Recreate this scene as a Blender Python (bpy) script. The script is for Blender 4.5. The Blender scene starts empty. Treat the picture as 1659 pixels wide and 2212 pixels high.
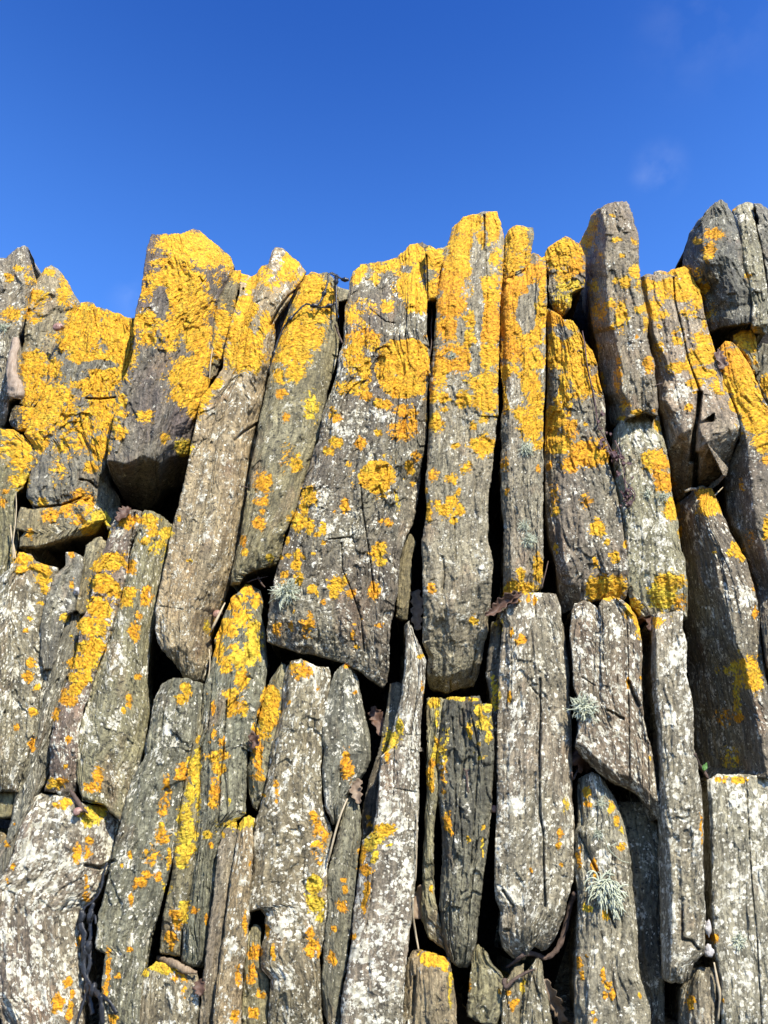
import bpy, math, random
import numpy as np
from mathutils import Vector

# ------------------------------------------------------------------ camera, sky, sun, exposure
S = bpy.context.scene
C = S.collection
PITCH, VFOV = math.radians(25), math.radians(65)
CAM = np.array([0.0, -1.0, 1.30])
cd = bpy.data.cameras.new("camera"); cam = bpy.data.objects.new("camera", cd); C.objects.link(cam)
cam.location = CAM; cam.rotation_euler = (math.pi/2 + PITCH, 0, 0)
cd.sensor_fit = 'VERTICAL'; cd.angle = VFOV; cd.clip_start = 0.01; cd.clip_end = 5000
S.camera = cam

SUN_EL, SUN_AZ = math.radians(46), math.radians(28)      # azimuth to the right of the camera's back
sd = Vector((math.sin(SUN_AZ)*math.cos(SUN_EL), -math.cos(SUN_AZ)*math.cos(SUN_EL), math.sin(SUN_EL)))
sl = bpy.data.lights.new("sun", 'SUN'); sl.energy = 5.0; sl.angle = math.radians(0.5); sl.color = (1, .93, .80)
so = bpy.data.objects.new("sun", sl); C.objects.link(so); so.rotation_euler = sd.to_track_quat('Z', 'Y').to_euler()
so.location = (2, -4, 6)

W = bpy.data.worlds.new("World"); S.world = W; W.use_nodes = True
nt = W.node_tree; nt.nodes.clear()
def nn(t, k, **kw):
    n = t.nodes.new(k)
    for a, b in kw.items():
        if a.startswith('i_'): n.inputs[a[2:].replace('_', ' ')].default_value = b
        else: setattr(n, a, b)
    return n
sky = nn(nt, 'ShaderNodeTexSky', sky_type='NISHITA', sun_disc=False, sun_elevation=SUN_EL,
         sun_rotation=math.radians(180) - SUN_AZ, air_density=1.0, dust_density=0.2, ozone_density=3.0)
hs = nn(nt, 'ShaderNodeHueSaturation'); hs.inputs['Saturation'].default_value = 1.22; hs.inputs['Value'].default_value = 1.0
bg = nn(nt, 'ShaderNodeBackground'); bg.inputs['Strength'].default_value = 0.10
wo = nn(nt, 'ShaderNodeOutputWorld')
nt.links.new(sky.outputs[0], hs.inputs['Color'])
gm = nn(nt, 'ShaderNodeMix', data_type='RGBA', blend_type='MULTIPLY'); gm.inputs[0].default_value = 1
nt.links.new(hs.outputs[0], gm.inputs[6]); gm.inputs[7].default_value = (1.06, 1.36, 1.76, 1)
# one thin wisp of cloud, fixed in the sky by direction
tc = nn(nt, 'ShaderNodeTexCoord')
def ray_dir(x, y):
    f = 1106/math.tan(VFOV/2)
    r = (x-829.5)/f; u = -(y-1106)/f
    return Vector((r, math.cos(PITCH) - u*math.sin(PITCH), math.sin(PITCH) + u*math.cos(PITCH))).normalized()
def wisp(x, y, rad, amt, prev):
    d = ray_dir(x, y)
    dist = nn(nt, 'ShaderNodeVectorMath', operation='DISTANCE'); dist.inputs[1].default_value = d
    nt.links.new(tc.outputs['Generated'], dist.inputs[0])
    mr = nn(nt, 'ShaderNodeMapRange', interpolation_type='SMOOTHSTEP')
    mr.inputs['From Min'].default_value = rad; mr.inputs['From Max'].default_value = 0; mr.inputs['To Max'].default_value = amt
    nt.links.new(dist.outputs['Value'], mr.inputs['Value'])
    no = nn(nt, 'ShaderNodeTexNoise'); no.inputs['Scale'].default_value = 22; no.inputs['Detail'].default_value = 6
    nt.links.new(tc.outputs['Generated'], no.inputs['Vector'])
    m2 = nn(nt, 'ShaderNodeMapRange'); m2.inputs['From Min'].default_value = .42; m2.inputs['From Max'].default_value = .7
    nt.links.new(no.outputs[0], m2.inputs['Value'])
    mu = nn(nt, 'ShaderNodeMath', operation='MULTIPLY'); nt.links.new(mr.outputs[0], mu.inputs[0]); nt.links.new(m2.outputs[0], mu.inputs[1])
    mx = nn(nt, 'ShaderNodeMix', data_type='RGBA'); nt.links.new(mu.outputs[0], mx.inputs[0])
    nt.links.new(prev, mx.inputs[6]); mx.inputs[7].default_value = (8.5, 8.8, 8.6, 1)
    return mx.outputs[2]
sx = nn(nt, 'ShaderNodeSeparateXYZ'); nt.links.new(tc.outputs['Generated'], sx.inputs[0])
el = nn(nt, 'ShaderNodeMapRange', interpolation_type='SMOOTHSTEP'); el.inputs['From Min'].default_value = .55; el.inputs['From Max'].default_value = .92
nt.links.new(sx.outputs['Z'], el.inputs['Value'])
gd = nn(nt, 'ShaderNodeMix', data_type='RGBA'); nt.links.new(el.outputs[0], gd.inputs[0]); gd.inputs[6].default_value = (1.16, 1.02, 1.05, 1); gd.inputs[7].default_value = (.36, .46, .66, 1)
g2 = nn(nt, 'ShaderNodeMix', data_type='RGBA', blend_type='MULTIPLY'); g2.inputs[0].default_value = 1
nt.links.new(gm.outputs[2], g2.inputs[6]); nt.links.new(gd.outputs[2], g2.inputs[7])
o = wisp(1422, 366, .040, .07, g2.outputs[2]); o = wisp(1530, 30, .10, .025, o); o = wisp(290, 650, .04, .05, o)
nt.links.new(o, bg.inputs['Color']); nt.links.new(bg.outputs[0], wo.inputs[0])
vs = S.view_settings; vs.view_transform = 'Standard'; vs.look = 'None'; vs.exposure = 1.0; vs.gamma = 1; vs.use_curve_mapping = False

# ------------------------------------------------------------------ geometry of the wall face
FPX = 1106/math.tan(VFOV/2)
BAT = math.radians(5)
UP = np.array([0, math.sin(BAT), math.cos(BAT)]); NRM = np.array([0, -math.cos(BAT), math.sin(BAT)])
TILE = dict(V=(0, 0, 1), A=(0, 464.5, .36), B=(530.9, 464.5, .36), C=(1061.7, 398.1, .36), D=(0, 1028.5, .36), E=(530.9, 1028.5, .36),
            F=(1061.7, 962.2, .36), G=(0, 1614.5, .36), H=(530.9, 1614.5, .36), I=(1061.7, 1614.5, .36))
def pts(s):
    out = []; t = TILE['V']
    for w in s.split():
        if w in TILE: t = TILE[w]
        else:
            a, b = w.split(','); out.append((t[0]+float(a)*t[2], t[1]+float(b)*t[2]))
    return out
def rays(x, y):
    r = (x-829.5)/FPX; u = -(y-1106)/FPX
    return np.stack([r, math.cos(PITCH) - u*math.sin(PITCH), math.sin(PITCH) + u*math.cos(PITCH)], -1)
def world(x, y, h):
    x = np.asarray(x, float); y = np.asarray(y, float)
    d = rays(x, y); k = (h - CAM@NRM)/(d@NRM)
    return CAM + d*k[..., None]
def plane(x, y):
    p = world(x, y, 0.0); return np.stack([p[..., 0], p@UP], -1)

# vectorised value noise
def _h(i, j, k):
    n = (i*374761393 + j*668265263 + k*2147483647 + 1013904223).astype(np.uint32)
    n = (n ^ (n >> np.uint32(13)))*np.uint32(1274126177); n = n ^ (n >> np.uint32(16)); n = n*np.uint32(2246822519); n ^= n >> np.uint32(15)
    return n.astype(np.float64)/4294967295.0
def noise(x, y, z=0.0):
    x, y, z = np.broadcast_arrays(np.asarray(x, float), np.asarray(y, float), np.asarray(z, float))
    i, j, k = [np.floor(a).astype(np.int64) for a in (x, y, z)]
    f, g, w = x-i, y-j, z-k
    f, g, w = [a*a*a*(a*(a*6-15)+10) for a in (f, g, w)]
    def L(a, b, t): return a+(b-a)*t
    return L(L(L(_h(i,j,k),_h(i+1,j,k),f), L(_h(i,j+1,k),_h(i+1,j+1,k),f), g),
             L(L(_h(i,j,k+1),_h(i+1,j,k+1),f), L(_h(i,j+1,k+1),_h(i+1,j+1,k+1),f), g), w)*2-1
def fbm(x, y, z, o=3):
    s = 0; a = 1; t = 0
    for q in range(o):
        s = s + a*noise(x*2**q+17.3*q, y*2**q-9.1*q, z+5.7*q); t += a; a *= .5
    return s/t
def sstep(a, b, x):
    t = np.clip((x-a)/(b-a), 0, 1); return t*t*(3-2*t)
def dist_poly(P, poly, signed=False):
    best = np.full(P.shape[:-1], 1e9); sg = np.ones(P.shape[:-1])
    for a, b in zip(poly[:-1], poly[1:]):
        ab = b-a; L2 = ab@ab+1e-12
        t = np.clip(((P-a)@ab)/L2, 0, 1); q = a+t[..., None]*ab; d = np.linalg.norm(P-q, axis=-1)
        c = ab[0]*(P[..., 1]-a[1]) - ab[1]*(P[..., 0]-a[0])
        m = d < best; best = np.where(m, d, best); sg = np.where(m, np.where(c > 0, 1, -1), sg)
    return best*sg if signed else best

# ------------------------------------------------------------------ stones: outline (top | right | bottom | left), depth, creases, rock colour
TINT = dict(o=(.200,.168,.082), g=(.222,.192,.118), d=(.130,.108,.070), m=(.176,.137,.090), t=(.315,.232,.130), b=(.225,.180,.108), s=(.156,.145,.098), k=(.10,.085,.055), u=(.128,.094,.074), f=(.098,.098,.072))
ST = []
def st(out, h, tint, white, lab, cr=(), tilt=(0, 0), rough=1.0, bot=None, name='slate_stone', dk=0):
    ST.append(dict(out=[pts_seg for pts_seg in split_out(out)], h=h/100., tint=tint, white=white, lab=lab, cr=cr, tilt=tilt, rough=rough, bot=bot, name=name))
def split_out(s):
    segs = []; t = 'V'; prev = None
    for part in s.split('|'):
        q = pts(t+' '+part)
        for w in part.split():
            if w in TILE: t = w
        if prev is not None: q = [prev]+q
        segs.append(q); prev = q[-1]
    segs[3].append(segs[0][0])
    return segs

# top row, left to right
st("A -60,250 40,265 100,200 145,180 165,200|185,300 200,350 220,405 205,440 170,500 150,620 110,720 130,900 100,1090 50,1120 30,1230 0,1290|-60,1290|-60,800",
   -1.5, 'g', .55, "pale grey pointed stone on the skyline at the left edge, driftwood leaning on it", cr=[('r', "A 145,180 155,400 140,600 100,800", 1.3)], tilt=(.0, .02))
st("A 245,370 275,320 310,305 340,325|400,400 440,480 475,535 440,600 400,680 360,760 320,880 290,1000 240,1100 190,1160|120,1130|105,950 150,760 160,560 190,440",
   -2.5, 'g', .35, "grey green pointed stone against the sky with a pink snail shell beside it", cr=[('r', "A 310,305 300,450 280,600 270,900", 1.0)])
st("A 90,1145 150,1140 230,1160|200,1230 160,1300|100,1290 60,1240|65,1190", -3, 'd', .2, "small dark lump of stone wedged below the grey green pointed stone at upper left", name='slate_chip')
st("A -60,1270 20,1280 80,1290 140,1335|205,1390 210,1480 170,1560 130,1640 D 100,95 75,160 100,330 105,400 90,460 40,600 0,680|-60,700|-60,300",
   -1.5, 'o', .25, "olive stone at the left edge, yellow lichen on top, dry grass stalks beside it")
st("A 465,540 520,522 560,530 580,560 640,565 700,590 740,615 800,620|815,760 780,1000 720,1050 690,1300 665,1400 650,1480 D 660,60 715,130 715,200 690,280 640,320|600,250 540,130 400,175 210,195|160,120 A 165,1640 190,1530 210,1400 150,1310 200,1200 290,1000 300,860 370,720",
   0, 's', .2, "broad grey slab nearly covered in bright yellow lichen, left of the massive brown block", cr=[('r', "A 700,1300 640,1480 600,1560 D 580,60 570,200", 1.6)], tilt=(.01, -.01), rough=1.3)
st("D 130,190 200,200 300,192 440,172 560,112|620,180 640,250 600,300 560,345|450,362 350,400 220,432 120,428|125,370 150,335 95,315 110,250",
   .5, 'o', .3, "stubby grey stone block with orange lichen, fitted under the broad yellow-crusted slab at left", bot=(.006, 2.0), name='slate_block')
st("A 915,115 1000,118 1100,110 1160,90 1190,95|1240,140 1310,195 1380,250 1405,310 1390,360 1345,480 1300,600 1280,700 1275,800 1260,1000 1220,1140 1190,1220 1170,1300 1140,1480 1115,1600|D 980,85 920,180 860,200 780,170 730,110|710,50 A 700,1620 660,1540 645,1470 655,1380 690,1200 720,1040 800,830 805,640 860,380 885,200",
   5.0, 'u', .22, "massive brown block jutting forward, yellow lichen above and a ragged bare underside",
   cr=[('r', "A 1170,60 1225,250 1260,500 1275,800 1260,1300", .9), ('b', "A 560,1420 650,1475 760,1490 860,1440 960,1490 1060,1440 1200,1440", 1.35), ('t', "A 860,210 1000,230 1150,290 1300,330", .35)], rough=1.1)
st("A 1400,335 1440,335|1425,430 1420,480 1400,600 1375,700 1350,850 1315,890 1295,950 1265,985|1255,975|1256,880 1275,700 1285,620 1330,480 1370,400",
   -.5, 'o', .1, "thin sliver of stone with yellow lichen wedged right of the massive brown block", name='slate_sliver')
st("A 1440,350 1510,372 B 75,350 100,305 140,300 160,215 185,200 225,205 280,260 320,290 358,345|300,440 240,540 165,650 170,760 150,880 150,950 130,1050 110,1180 60,1300 40,1480 D 1480,130 1450,300 1425,440 1400,560 1385,640 1345,740 1300,830 1270,960 1260,1080 1250,1180 1230,1240|1100,1200 1060,1130 1010,1080|960,1010 935,920 940,780 1000,500 1040,300 1095,100 A 1105,1620 1170,1280 1210,1100 1290,1000 1340,920 1345,850 1400,600 1440,480",
   2.5, 't', .5, "long leaning sandy tan slab with yellow top, right of the massive brown block",
   cr=[('r', "B 165,640 A 1560,900 1500,1000 1440,1230 1390,1400 D 1370,100 1330,300 1290,500 1200,780 1120,950 1090,1100", 1.2), ('b', "D 900,900 1000,1030 1100,1020 1150,930 1280,900", .7)], rough=.9)
st("B 330,430 360,360 400,345 440,360 480,348 520,380 545,430|552,500 545,640 560,770 540,900 500,1000 460,1180 440,1330 395,1430 340,1620 E 335,60 285,230 230,350 205,480 180,530|60,560 0,590 D 1440,650|1385,655 1395,560 1440,400 1470,200 1490,100 B 20,1560 100,1180 160,880 230,650 310,480",
   1.2, 'o', .3, "leaning olive slab below the black seaweed knot, with a yellow lichen top",
   cr=[('r', "B 535,430 490,650 450,900 420,1100 370,1350 290,1600", .8)], bot=(.012, 1.2))
st("B 545,435 590,445 630,458|628,490 605,512|560,520|540,480", -3.5, 'o', .2, "small nub of stone behind the black seaweed knot on the skyline", name='slate_chip')
st("B 625,400 640,350 690,300 740,295 830,285 900,260 960,215 980,180 1060,168 1085,185|1090,240 1090,500 1085,700 1100,830 1105,960 1085,1100 1080,1300 1070,1430 1050,1540 1040,1650 E 1030,150 1000,290 960,360 920,500 910,700 880,830 862,900 855,1000 862,1130 848,1230 820,1270|700,1180 580,1120 440,1078 300,1052 130,990|130,900 150,720 200,520 260,330 350,60 B 340,1640 400,1450 440,1350 460,1200 520,1050 550,950 560,850 590,760 590,680 600,560 620,470",
   3.2, 'd', .5, "largest dark slab, with a big round yellow lichen rosette near its upper right",
   cr=[('r', "B 1050,1000 1030,1400 E 890,0 905,400 870,850", .9), ('t', "B 600,650 850,700 1150,650", .25)], bot=(.004, 2.0), rough=1.4)
st("B 1078,195 1110,180 1140,205 1205,185|1190,260 1165,330 1155,400 1150,500 1120,515|1088,510|1085,300", 0, 'o', .2, "short yellow-crusted stub squeezed against the top right of the largest dark slab", name='slate_sliver')
st("E 965,355 985,350|1012,400 990,500 985,700 965,860|940,865 905,840|915,700 920,550 945,430", -2.5, 'o', .15, "small bare olive splinter in the dark joint right of the largest dark slab", name='slate_sliver', rough=.6)
st("985,487 1000,470 1030,464 1045,458 1072,458|1082,490 1087,520 1085,590 1080,640 1078,700 1076,800 1074,900 B 1490,1180 1500,1250 1480,1450 1465,1600 E 1452,100 1452,400 1480,520 1470,700 1450,900 1420,1050 1390,1200 1360,1262|1280,1272 1200,1300 1108,1272|1092,1200 1098,1080 1068,1000 1070,800 1070,600 1060,400 1090,200 1080,50 B 1100,1400 1110,1200 1110,1000 1130,850 1145,600 1160,450 1190,300 1210,200 1240,90",
   2.5, 'b', .4, "tall straight slab with a thickly yellow upper half, right of the largest dark slab", cr=[('b', "E 1050,1180 1200,1200 1400,1130", .9), ('l', "B 1215,0 1165,500 1125,1000 1115,1500", .8)])
st("C 80,340 110,270 150,242 200,255 245,265|250,300 235,400 225,460 200,510 130,545|100,560 65,590|60,520 75,420", 0, 'o', .1, "narrow upright stub of yellow lichen standing just right of the tall straight slab's top", name='slate_sliver')
st("C 62,610 100,570 180,530 260,460 315,435|325,520 328,650 328,760 320,900 322,1000 310,1300 302,1500 305,1659 F 303,200 305,600 303,850|270,875 180,900 75,920|75,800 80,500 62,380 60,100 C 60,1650 60,1400 80,1300 60,1100 58,900",
   1.5, 'g', .35, "slim pale slab with orange lichen above and two pale green lichen tufts down its face", cr=[('l', "C 110,600 105,1100 110,1500 F 95,200 90,800", .9)])
st("C 222,445 245,415 275,425|300,450 290,480|220,500|215,470", -4, 'g', .5, "tiny pale grey chip peeping over the top behind the slim pale slab", name='slate_chip')
st("C 325,420 350,370 400,335 440,312 480,330 525,362|560,430 560,560 555,620 480,660 470,740 430,780|410,790 375,745|352,700 345,540 330,480",
   .5, 'm', .15, "stubby block with a yellow lichen cap and a dark hollow at its lower right", name='slate_block')
st("C 335,750 380,760 430,810 480,820 510,860|540,930 600,1000 630,1080 635,1160 660,1240 680,1350 680,1500 700,1600 F 700,100 740,250 770,400 790,550 812,680 815,800 810,900 790,925|720,925 650,930 570,945 500,975 430,1010|400,850 385,700 340,500 325,300 325,50 C 325,1500 335,1300 345,1100 342,950 338,850",
   1.2, 'd', .45, "dark streaky slab with yellow top, a dried brown plant down its right side",
   cr=[('l', "C 350,1150 400,1300 450,1500 F 400,300 420,550 450,750 560,940", .9)], rough=1.3)
st("C 640,150 700,120 760,105 808,105|830,150 855,220 880,340 885,480 900,620 912,700 940,800 932,920 970,1060 985,1200 1000,1330 995,1385|900,1375 840,1395 790,1415|740,1455 715,1440 690,1300 660,1200 640,1000 600,800 570,640 560,450 528,360 580,250 600,190",
   4.5, 'b', .35, "tall grey brown pillar against the sky with its left side in deep shade",
   cr=[('l', "C 640,100 680,260 690,340 680,480 700,560 692,640 712,850 740,870 740,950 770,1050 790,1250 830,1320 840,1500", 2.6)])
st("C 735,1480 780,1410 840,1390 900,1378 1000,1395|1020,1500 1058,1620 F 1040,20 1068,150 1085,320 1110,440 1130,600 1160,700 1175,900 1170,1040|1120,990 1040,1000 960,1025 900,1030|840,960 822,850 818,700 790,500 770,350 750,250 730,50 C 728,1600",
   1.0, 'g', .6, "grey stone under the tall pillar with one yellow streak at its upper right", cr=[('l', "C 740,1480 760,1600 F 800,200 880,500", .4), ('b', "F 780,690 900,690 1000,770 1250,790", .25)], bot=(.01, 1.2))
st("C 900,560 950,540 985,548 1050,540 1080,515 1150,497 1190,520|1220,590 1250,640 1270,760 1300,880 1340,1000 1400,1200 1440,1300 1500,1460 1482,1520 F 1450,20 1400,180 1310,250|1232,225 1205,250 1170,300 1120,345|1085,250 1070,50 C 1060,1600 1030,1400 1000,1200 985,1150 960,950 945,820 910,680",
   3.0, 'b', .4, "broad split slab right of the tall pillar, with a white-crusted ledge and shaded foot",
   cr=[('l', "C 925,560 975,900 1050,1050 1090,1180 1050,1300 1110,1400 1140,1500 1170,1659", 1.5), ('b', "C 900,1430 1090,1480 1160,1490 1235,1440 1290,1550 1400,1500 1480,1450 1600,1430", 1.0)])
st("C 980,530 1010,518 1045,530|1050,560 1040,580|990,580|975,560", -3.0, 'g', .8, "small white chip of stone peeping out behind the broad split slab's top", name='slate_chip')
st("C 1265,200 1298,158 1340,112 1375,92 1412,118|1425,150 1440,180 1470,260 1500,380 1510,500 1550,620 1568,750 1560,830|1500,830 1420,850 1370,860 1310,882|1290,820 1270,680 1220,590 1200,540 1150,490 1160,400 1200,280 1240,220",
   5.5, 'f', .35, "dark peaked stone on the skyline at upper right with a smooth dark lower face",
   cr=[('l', "C 1262,150 1275,400 1262,560 1300,900", 1.4), ('b', "C 1150,380 1290,470 1400,430 1470,480 1560,620 1620,700", .55)], bot=(.005, 1.5))
st("C 1446,160 1482,130 1530,108 1568,120|1576,200 1590,280 1620,400 1645,560 1659,700 1659,880|1640,900 1575,885|1562,820 1567,700 1545,600 1512,480 1502,340 1475,220",
   3.5, 'g', .5, "grey skyline stone beside the dark peaked one, a short white band near its top", bot=(.02, 1.2))
st("C 1577,118 1620,125 1659,160 1730,190|1740,700|1670,720|1652,520 1625,380 1597,260 1612,200 1592,160", 3.0, 's', .35, "grey green skyline stone cut off by the right edge of the picture")
st("C 1365,990 1400,945 1440,950 1460,970|1500,1020 1560,1120 1610,1250 1659,1340 1720,1400 1720,1659 F 1760,500 1760,1000 1740,1400|1659,1330|1620,1000 1560,720 1500,560 1440,480 1400,300 1395,180 1450,60 C 1495,1540 1440,1320 1400,1200 1370,1060",
   2.0, 'm', .45, "long leaning stone near the right edge with a thick orange yellow band of lichen",
   cr=[('l', "C 1370,900 1400,1200 1470,1330 1520,1480 1545,1640 F 1560,200 1590,500 1650,680 1720,850", 2.0)])
st("C 1455,910 1500,880 1555,875 1580,920|1590,1000 1610,1120 1580,1140|1555,1120|1530,1030 1500,1000 1460,950", 0, 'o', .1, "small yellow-crusted wedge under the dark peaked stone at upper right", name='slate_chip')
st("C 1600,980 1630,955 1740,960|1740,1390|1670,1340|1590,1160 1610,1060", 0, 'd', .4, "dark stone with a yellow lower half at the right edge below the skyline stones")
st("F 1230,260 1260,245 1320,265|1350,330 1390,440 1440,540 1520,680 1570,850 1600,1000 1615,1200 1640,1400 1665,1500 1720,1659 I 1760,170|1659,195 1580,170 1430,170 1300,192|1270,130 1230,40 F 1212,1600 1190,1400 1172,1100 1175,1000 1170,750 1140,560 1120,420 1110,360 1180,310",
   1.2, 'm', .5, "wedge-shaped stone at right with a yellow tip and a rusty patch on its face",
   cr=[('l', "F 1230,200 1250,300 1262,400 1330,600 1370,850 1420,1000 1480,1200 1520,1300 1560,1500 1600,1659 I 1640,150", 2.1)])

# second row, left
st("D -60,640 60,560 85,500 110,455 190,470 215,515 345,555|342,590 300,690 270,800 250,900 240,1000 265,1180 240,1300 220,1400 190,1600 G 170,30 130,150 90,262|0,262 -60,265|-60,0 D -60,1200",
   .8, 'b', .6, "wide grey stone at the left edge with yellow lichen on its shoulder", cr=[('r', "D 300,560 200,900 190,1200 150,1659", .6)])
st("D 400,460 440,455 480,480 500,492|488,600 455,750 440,810 400,840 380,900 345,1000 335,1100 310,1150|268,1160|250,1080 245,900 290,700 330,600 395,540",
   .5, 's', .4, "tall grey stone with three jagged points at its top, below the stubby orange-spotted block")
st("D 400,850 420,825 512,840|515,880 490,960 475,1030 430,1180 400,1300 345,1450 305,1560 G 345,0 312,80 285,180 240,260 200,300|170,350 100,560 60,700 0,830 -60,850|-60,680 40,540 75,400 95,270 145,120 190,0 D 190,1640 210,1480 250,1300 280,1150 320,1050 370,950",
   0, 's', .45, "long thin olive stone sloping down to the left edge, with a flat square top", cr=[('r', "D 380,850 340,1150 270,1500 G 190,100 160,300", .7)])
st("D 520,420 570,370 610,365 640,400|632,470 592,530 562,600 550,720 530,800 490,830|445,800|460,720 490,620 510,500", -.5, 'o', .25, "small dark olive wedge left of the twin-topped stone with a long yellow streak", name='slate_sliver', rough=.6)
st("D 700,250 760,220 810,210 845,215|835,300 785,400 765,500 755,600 718,760 660,950 600,1100 540,1290 500,1400 470,1500 457,1659 G 463,0 458,130 452,255 430,295|380,298 330,272 270,260|300,170 310,60 D 300,1620 330,1450 380,1300 430,1180 475,1000 480,880 530,800 560,700 560,560 600,500 640,420 670,300",
   1.5, 'm', .6, "narrow leaning stone with a long continuous streak of bright yellow lichen down its middle")
st("D 848,250 870,200 920,220 1000,260 1030,300|1028,360 1000,480 970,600 942,730 940,850 905,950 890,1100 880,1250 893,1400 878,1560 860,1659 G 868,0 838,100 790,200 750,320 735,420 715,448|680,400 620,350 500,310 470,210|465,100 462,0 D 462,1600 485,1500 545,1300 605,1110 670,950 722,770 772,600 792,450 842,300",
   1.8, 'o', .5, "broad leaning olive slab at left with lemon lichen on its upper right corner", cr=[('r', "D 900,200 870,600 790,900 700,1200 620,1500 G 560,100 540,300", .55)], rough=.9)
st("G 200,310 250,280 330,290 440,310 500,340 650,360|690,420 735,460 712,560 680,670 685,700 630,780 590,880 500,960 480,1050 492,1250 505,1450 500,1750|300,1780 60,1780|0,1600 -60,1500 -60,860 0,800 60,700 110,540 170,350",
   1.5, 'm', .85, "wide white-speckled stone at lower left with black seaweed hanging beside it", cr=[('r', "G 480,300 440,600 430,1000 470,1500", .5)])
st("G -60,262 0,262 60,266 90,275|80,340 72,422|-60,422|-60,340", -1.5, 'o', .35, "small square block of stone at the left edge, above a black hole", name='slate_block', rough=.6)
st("G -60,470 20,510 46,540|35,590 0,610|-60,640|-60,540", -3, 'o', .2, "small olive wedge under the black hole at the left edge", name='slate_chip')
# lower middle-left
st("D 970,1260 1040,1220 1130,1215 1215,1250|1205,1400 1180,1500 1165,1659 G 1145,0 1110,200 1078,400 1055,600 1000,800 950,1000 890,1150 872,1260 850,1400 825,1759|700,1780 590,1759|615,1400 640,1240 575,1200 590,1050 600,980 650,800 690,600 740,400 790,200 862,80 D 880,1620 900,1500 930,1350",
   1.6, 's', .5, "very long leaning grey slab at lower left with one curved yellow patch at its top", cr=[('r', "D 1130,1215 1080,1500 G 1050,100 980,500 900,800 800,1200", .5)], rough=1.2)
st("D 1290,990 1385,730 1430,700 1470,655 1510,660 1560,690|1570,760 1560,830 1590,950 1598,1150 1588,1300 1540,1450 1510,1659 G 1480,0 1470,400 1430,430 1360,480 1330,540 1312,560 1290,700 1280,900 1250,1100 1240,1290 1200,1320|1150,1310 1090,1290|1103,1090 1135,900 1175,680 1190,450 1205,200 1195,0 D 1225,1500 1225,1300 1260,1150 1300,1020",
   .8, 's', .35, "tall blue grey slab left of centre with scattered lemon yellow patches under the snail shell", cr=[('r', "D 1500,650 1500,900 1480,1300 1430,1659 G 1400,400", .5)], rough=1.4)
st("D 1190,1440 1215,1340|1222,1500 G 1192,0 1200,200 1186,450 1171,680 1131,900 1099,1080 1082,1250|1040,1250 960,1230|980,1000 1030,800 1062,560 1082,380 1120,180 1160,0 D 1180,1560",
   .2, 'o', .3, "thin stone strip with a dense lemon yellow patch halfway down, in the lower left", name='slate_sliver')
st("G 1350,500 1370,475 1395,460 1415,450|1420,560 1400,700 1362,900 1340,1100 1312,1300 1290,1500 1265,1750|1190,1750|1220,1400 1250,1150 1290,850 1312,600",
   .8, 'b', .35, "thinnest long strip of stone in the lower left, directly left of a pinkish slab", name='slate_sliver', rough=.7)
st("G 1422,510 1460,430 1490,412 1525,430|1517,500 1512,700 1492,950 1495,1020 1480,1150 1460,1300 1448,1450 1440,1750|1270,1750|1297,1500 1322,1280 1347,1100 1372,900 1405,700 1425,560",
   1.4, 't', .6, "pinkish pale slab in the lower left with a lemon lichen cap and orange edge spots")
st("G 1490,1130 1530,1060 1560,1088|1563,1200 1572,1340 1612,1400 1618,1500 1600,1750|1450,1750|1460,1450 1475,1250",
   -1.0, 'o', .3, "small olive stone at the bottom with round orange spots, beside a black notch")
st("G 875,1340 940,1285 1000,1305 1080,1340 1178,1362|1190,1420 1190,1750|820,1750|842,1500 860,1400", .8, 'b', .6, "squat stone at the bottom edge capped with yellow lichen, under the short broken stick", name='slate_block')
st("E 185,1180 210,1120 235,1135|238,1200 215,1300 210,1400 200,1500 170,1600 150,1659 H 130,200 95,300 60,380|40,350 20,250|10,150 40,0 E 60,1600 80,1480 110,1320 150,1230",
   -1.2, 'o', .25, "small recessed stone with a bold rectangular orange yellow patch, left of centre")
st("E 245,1160 280,1115 330,1100 380,1122 430,1150 490,1150|508,1200 500,1300 478,1380 460,1480 458,1600 H 458,0 445,150 450,320 498,460 515,520 495,650 480,750 488,950 468,1100 440,1250 440,1450 468,1750|130,1750|150,1500 155,1390 100,1330 97,1200 125,1080 120,1010 90,970 22,990 20,900 48,750 48,560 62,440 130,220 150,80 E 152,1640 182,1540 220,1400 222,1280",
   1.8, 'b', .7, "long pale slab with an orange top and a lemon yellow rectangle on its right edge", cr=[('r', "E 470,1120 430,1500 H 420,0 400,400 380,700 360,1200 400,1750", .6)])
st("E 540,1180 590,1130 640,1140|670,1230 700,1400 740,1550 747,1659 H 745,80 690,180 620,280 562,430|525,462|480,350 462,150 472,0 E 465,1600 460,1450 500,1300 520,1230",
   1.0, 's', .55, "leaf-shaped grey stone tapering to a point at its foot, right below the largest dark slab", cr=[('r', "E 640,1130 640,1500 H 560,300", .6)], rough=1.3)
st("H 610,310 640,270 670,330|690,420 680,600 660,800 640,950 620,1150 590,1350 560,1500 550,1750|510,1750 475,1600|457,1450 472,1200 492,1000 495,760 520,680 560,500",
   .2, 's', .35, "slender grey stone under the leaf-shaped one, a pale grass stalk against it", rough=.9)
st("E 968,885 982,872 1000,950|1050,1050 1078,1100 1070,1250 1052,1400 1042,1659 H 1040,0 1035,200 1030,500 1015,800 1000,1000 970,1150 950,1400 935,1750|570,1750|580,1500 620,1300 640,1170 650,1000 690,700 705,560 770,500 790,350 815,60 E 850,1650 905,1450 940,1300 962,1100",
   2.4, 'm', .85, "tall straight reddish slab with a needle point and dense white crust",
   cr=[('l', "E 980,900 950,1300 930,1600 H 815,60 795,350 785,560 745,750 735,950 650,1200 600,1600", 1.2)], rough=.7)
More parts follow.
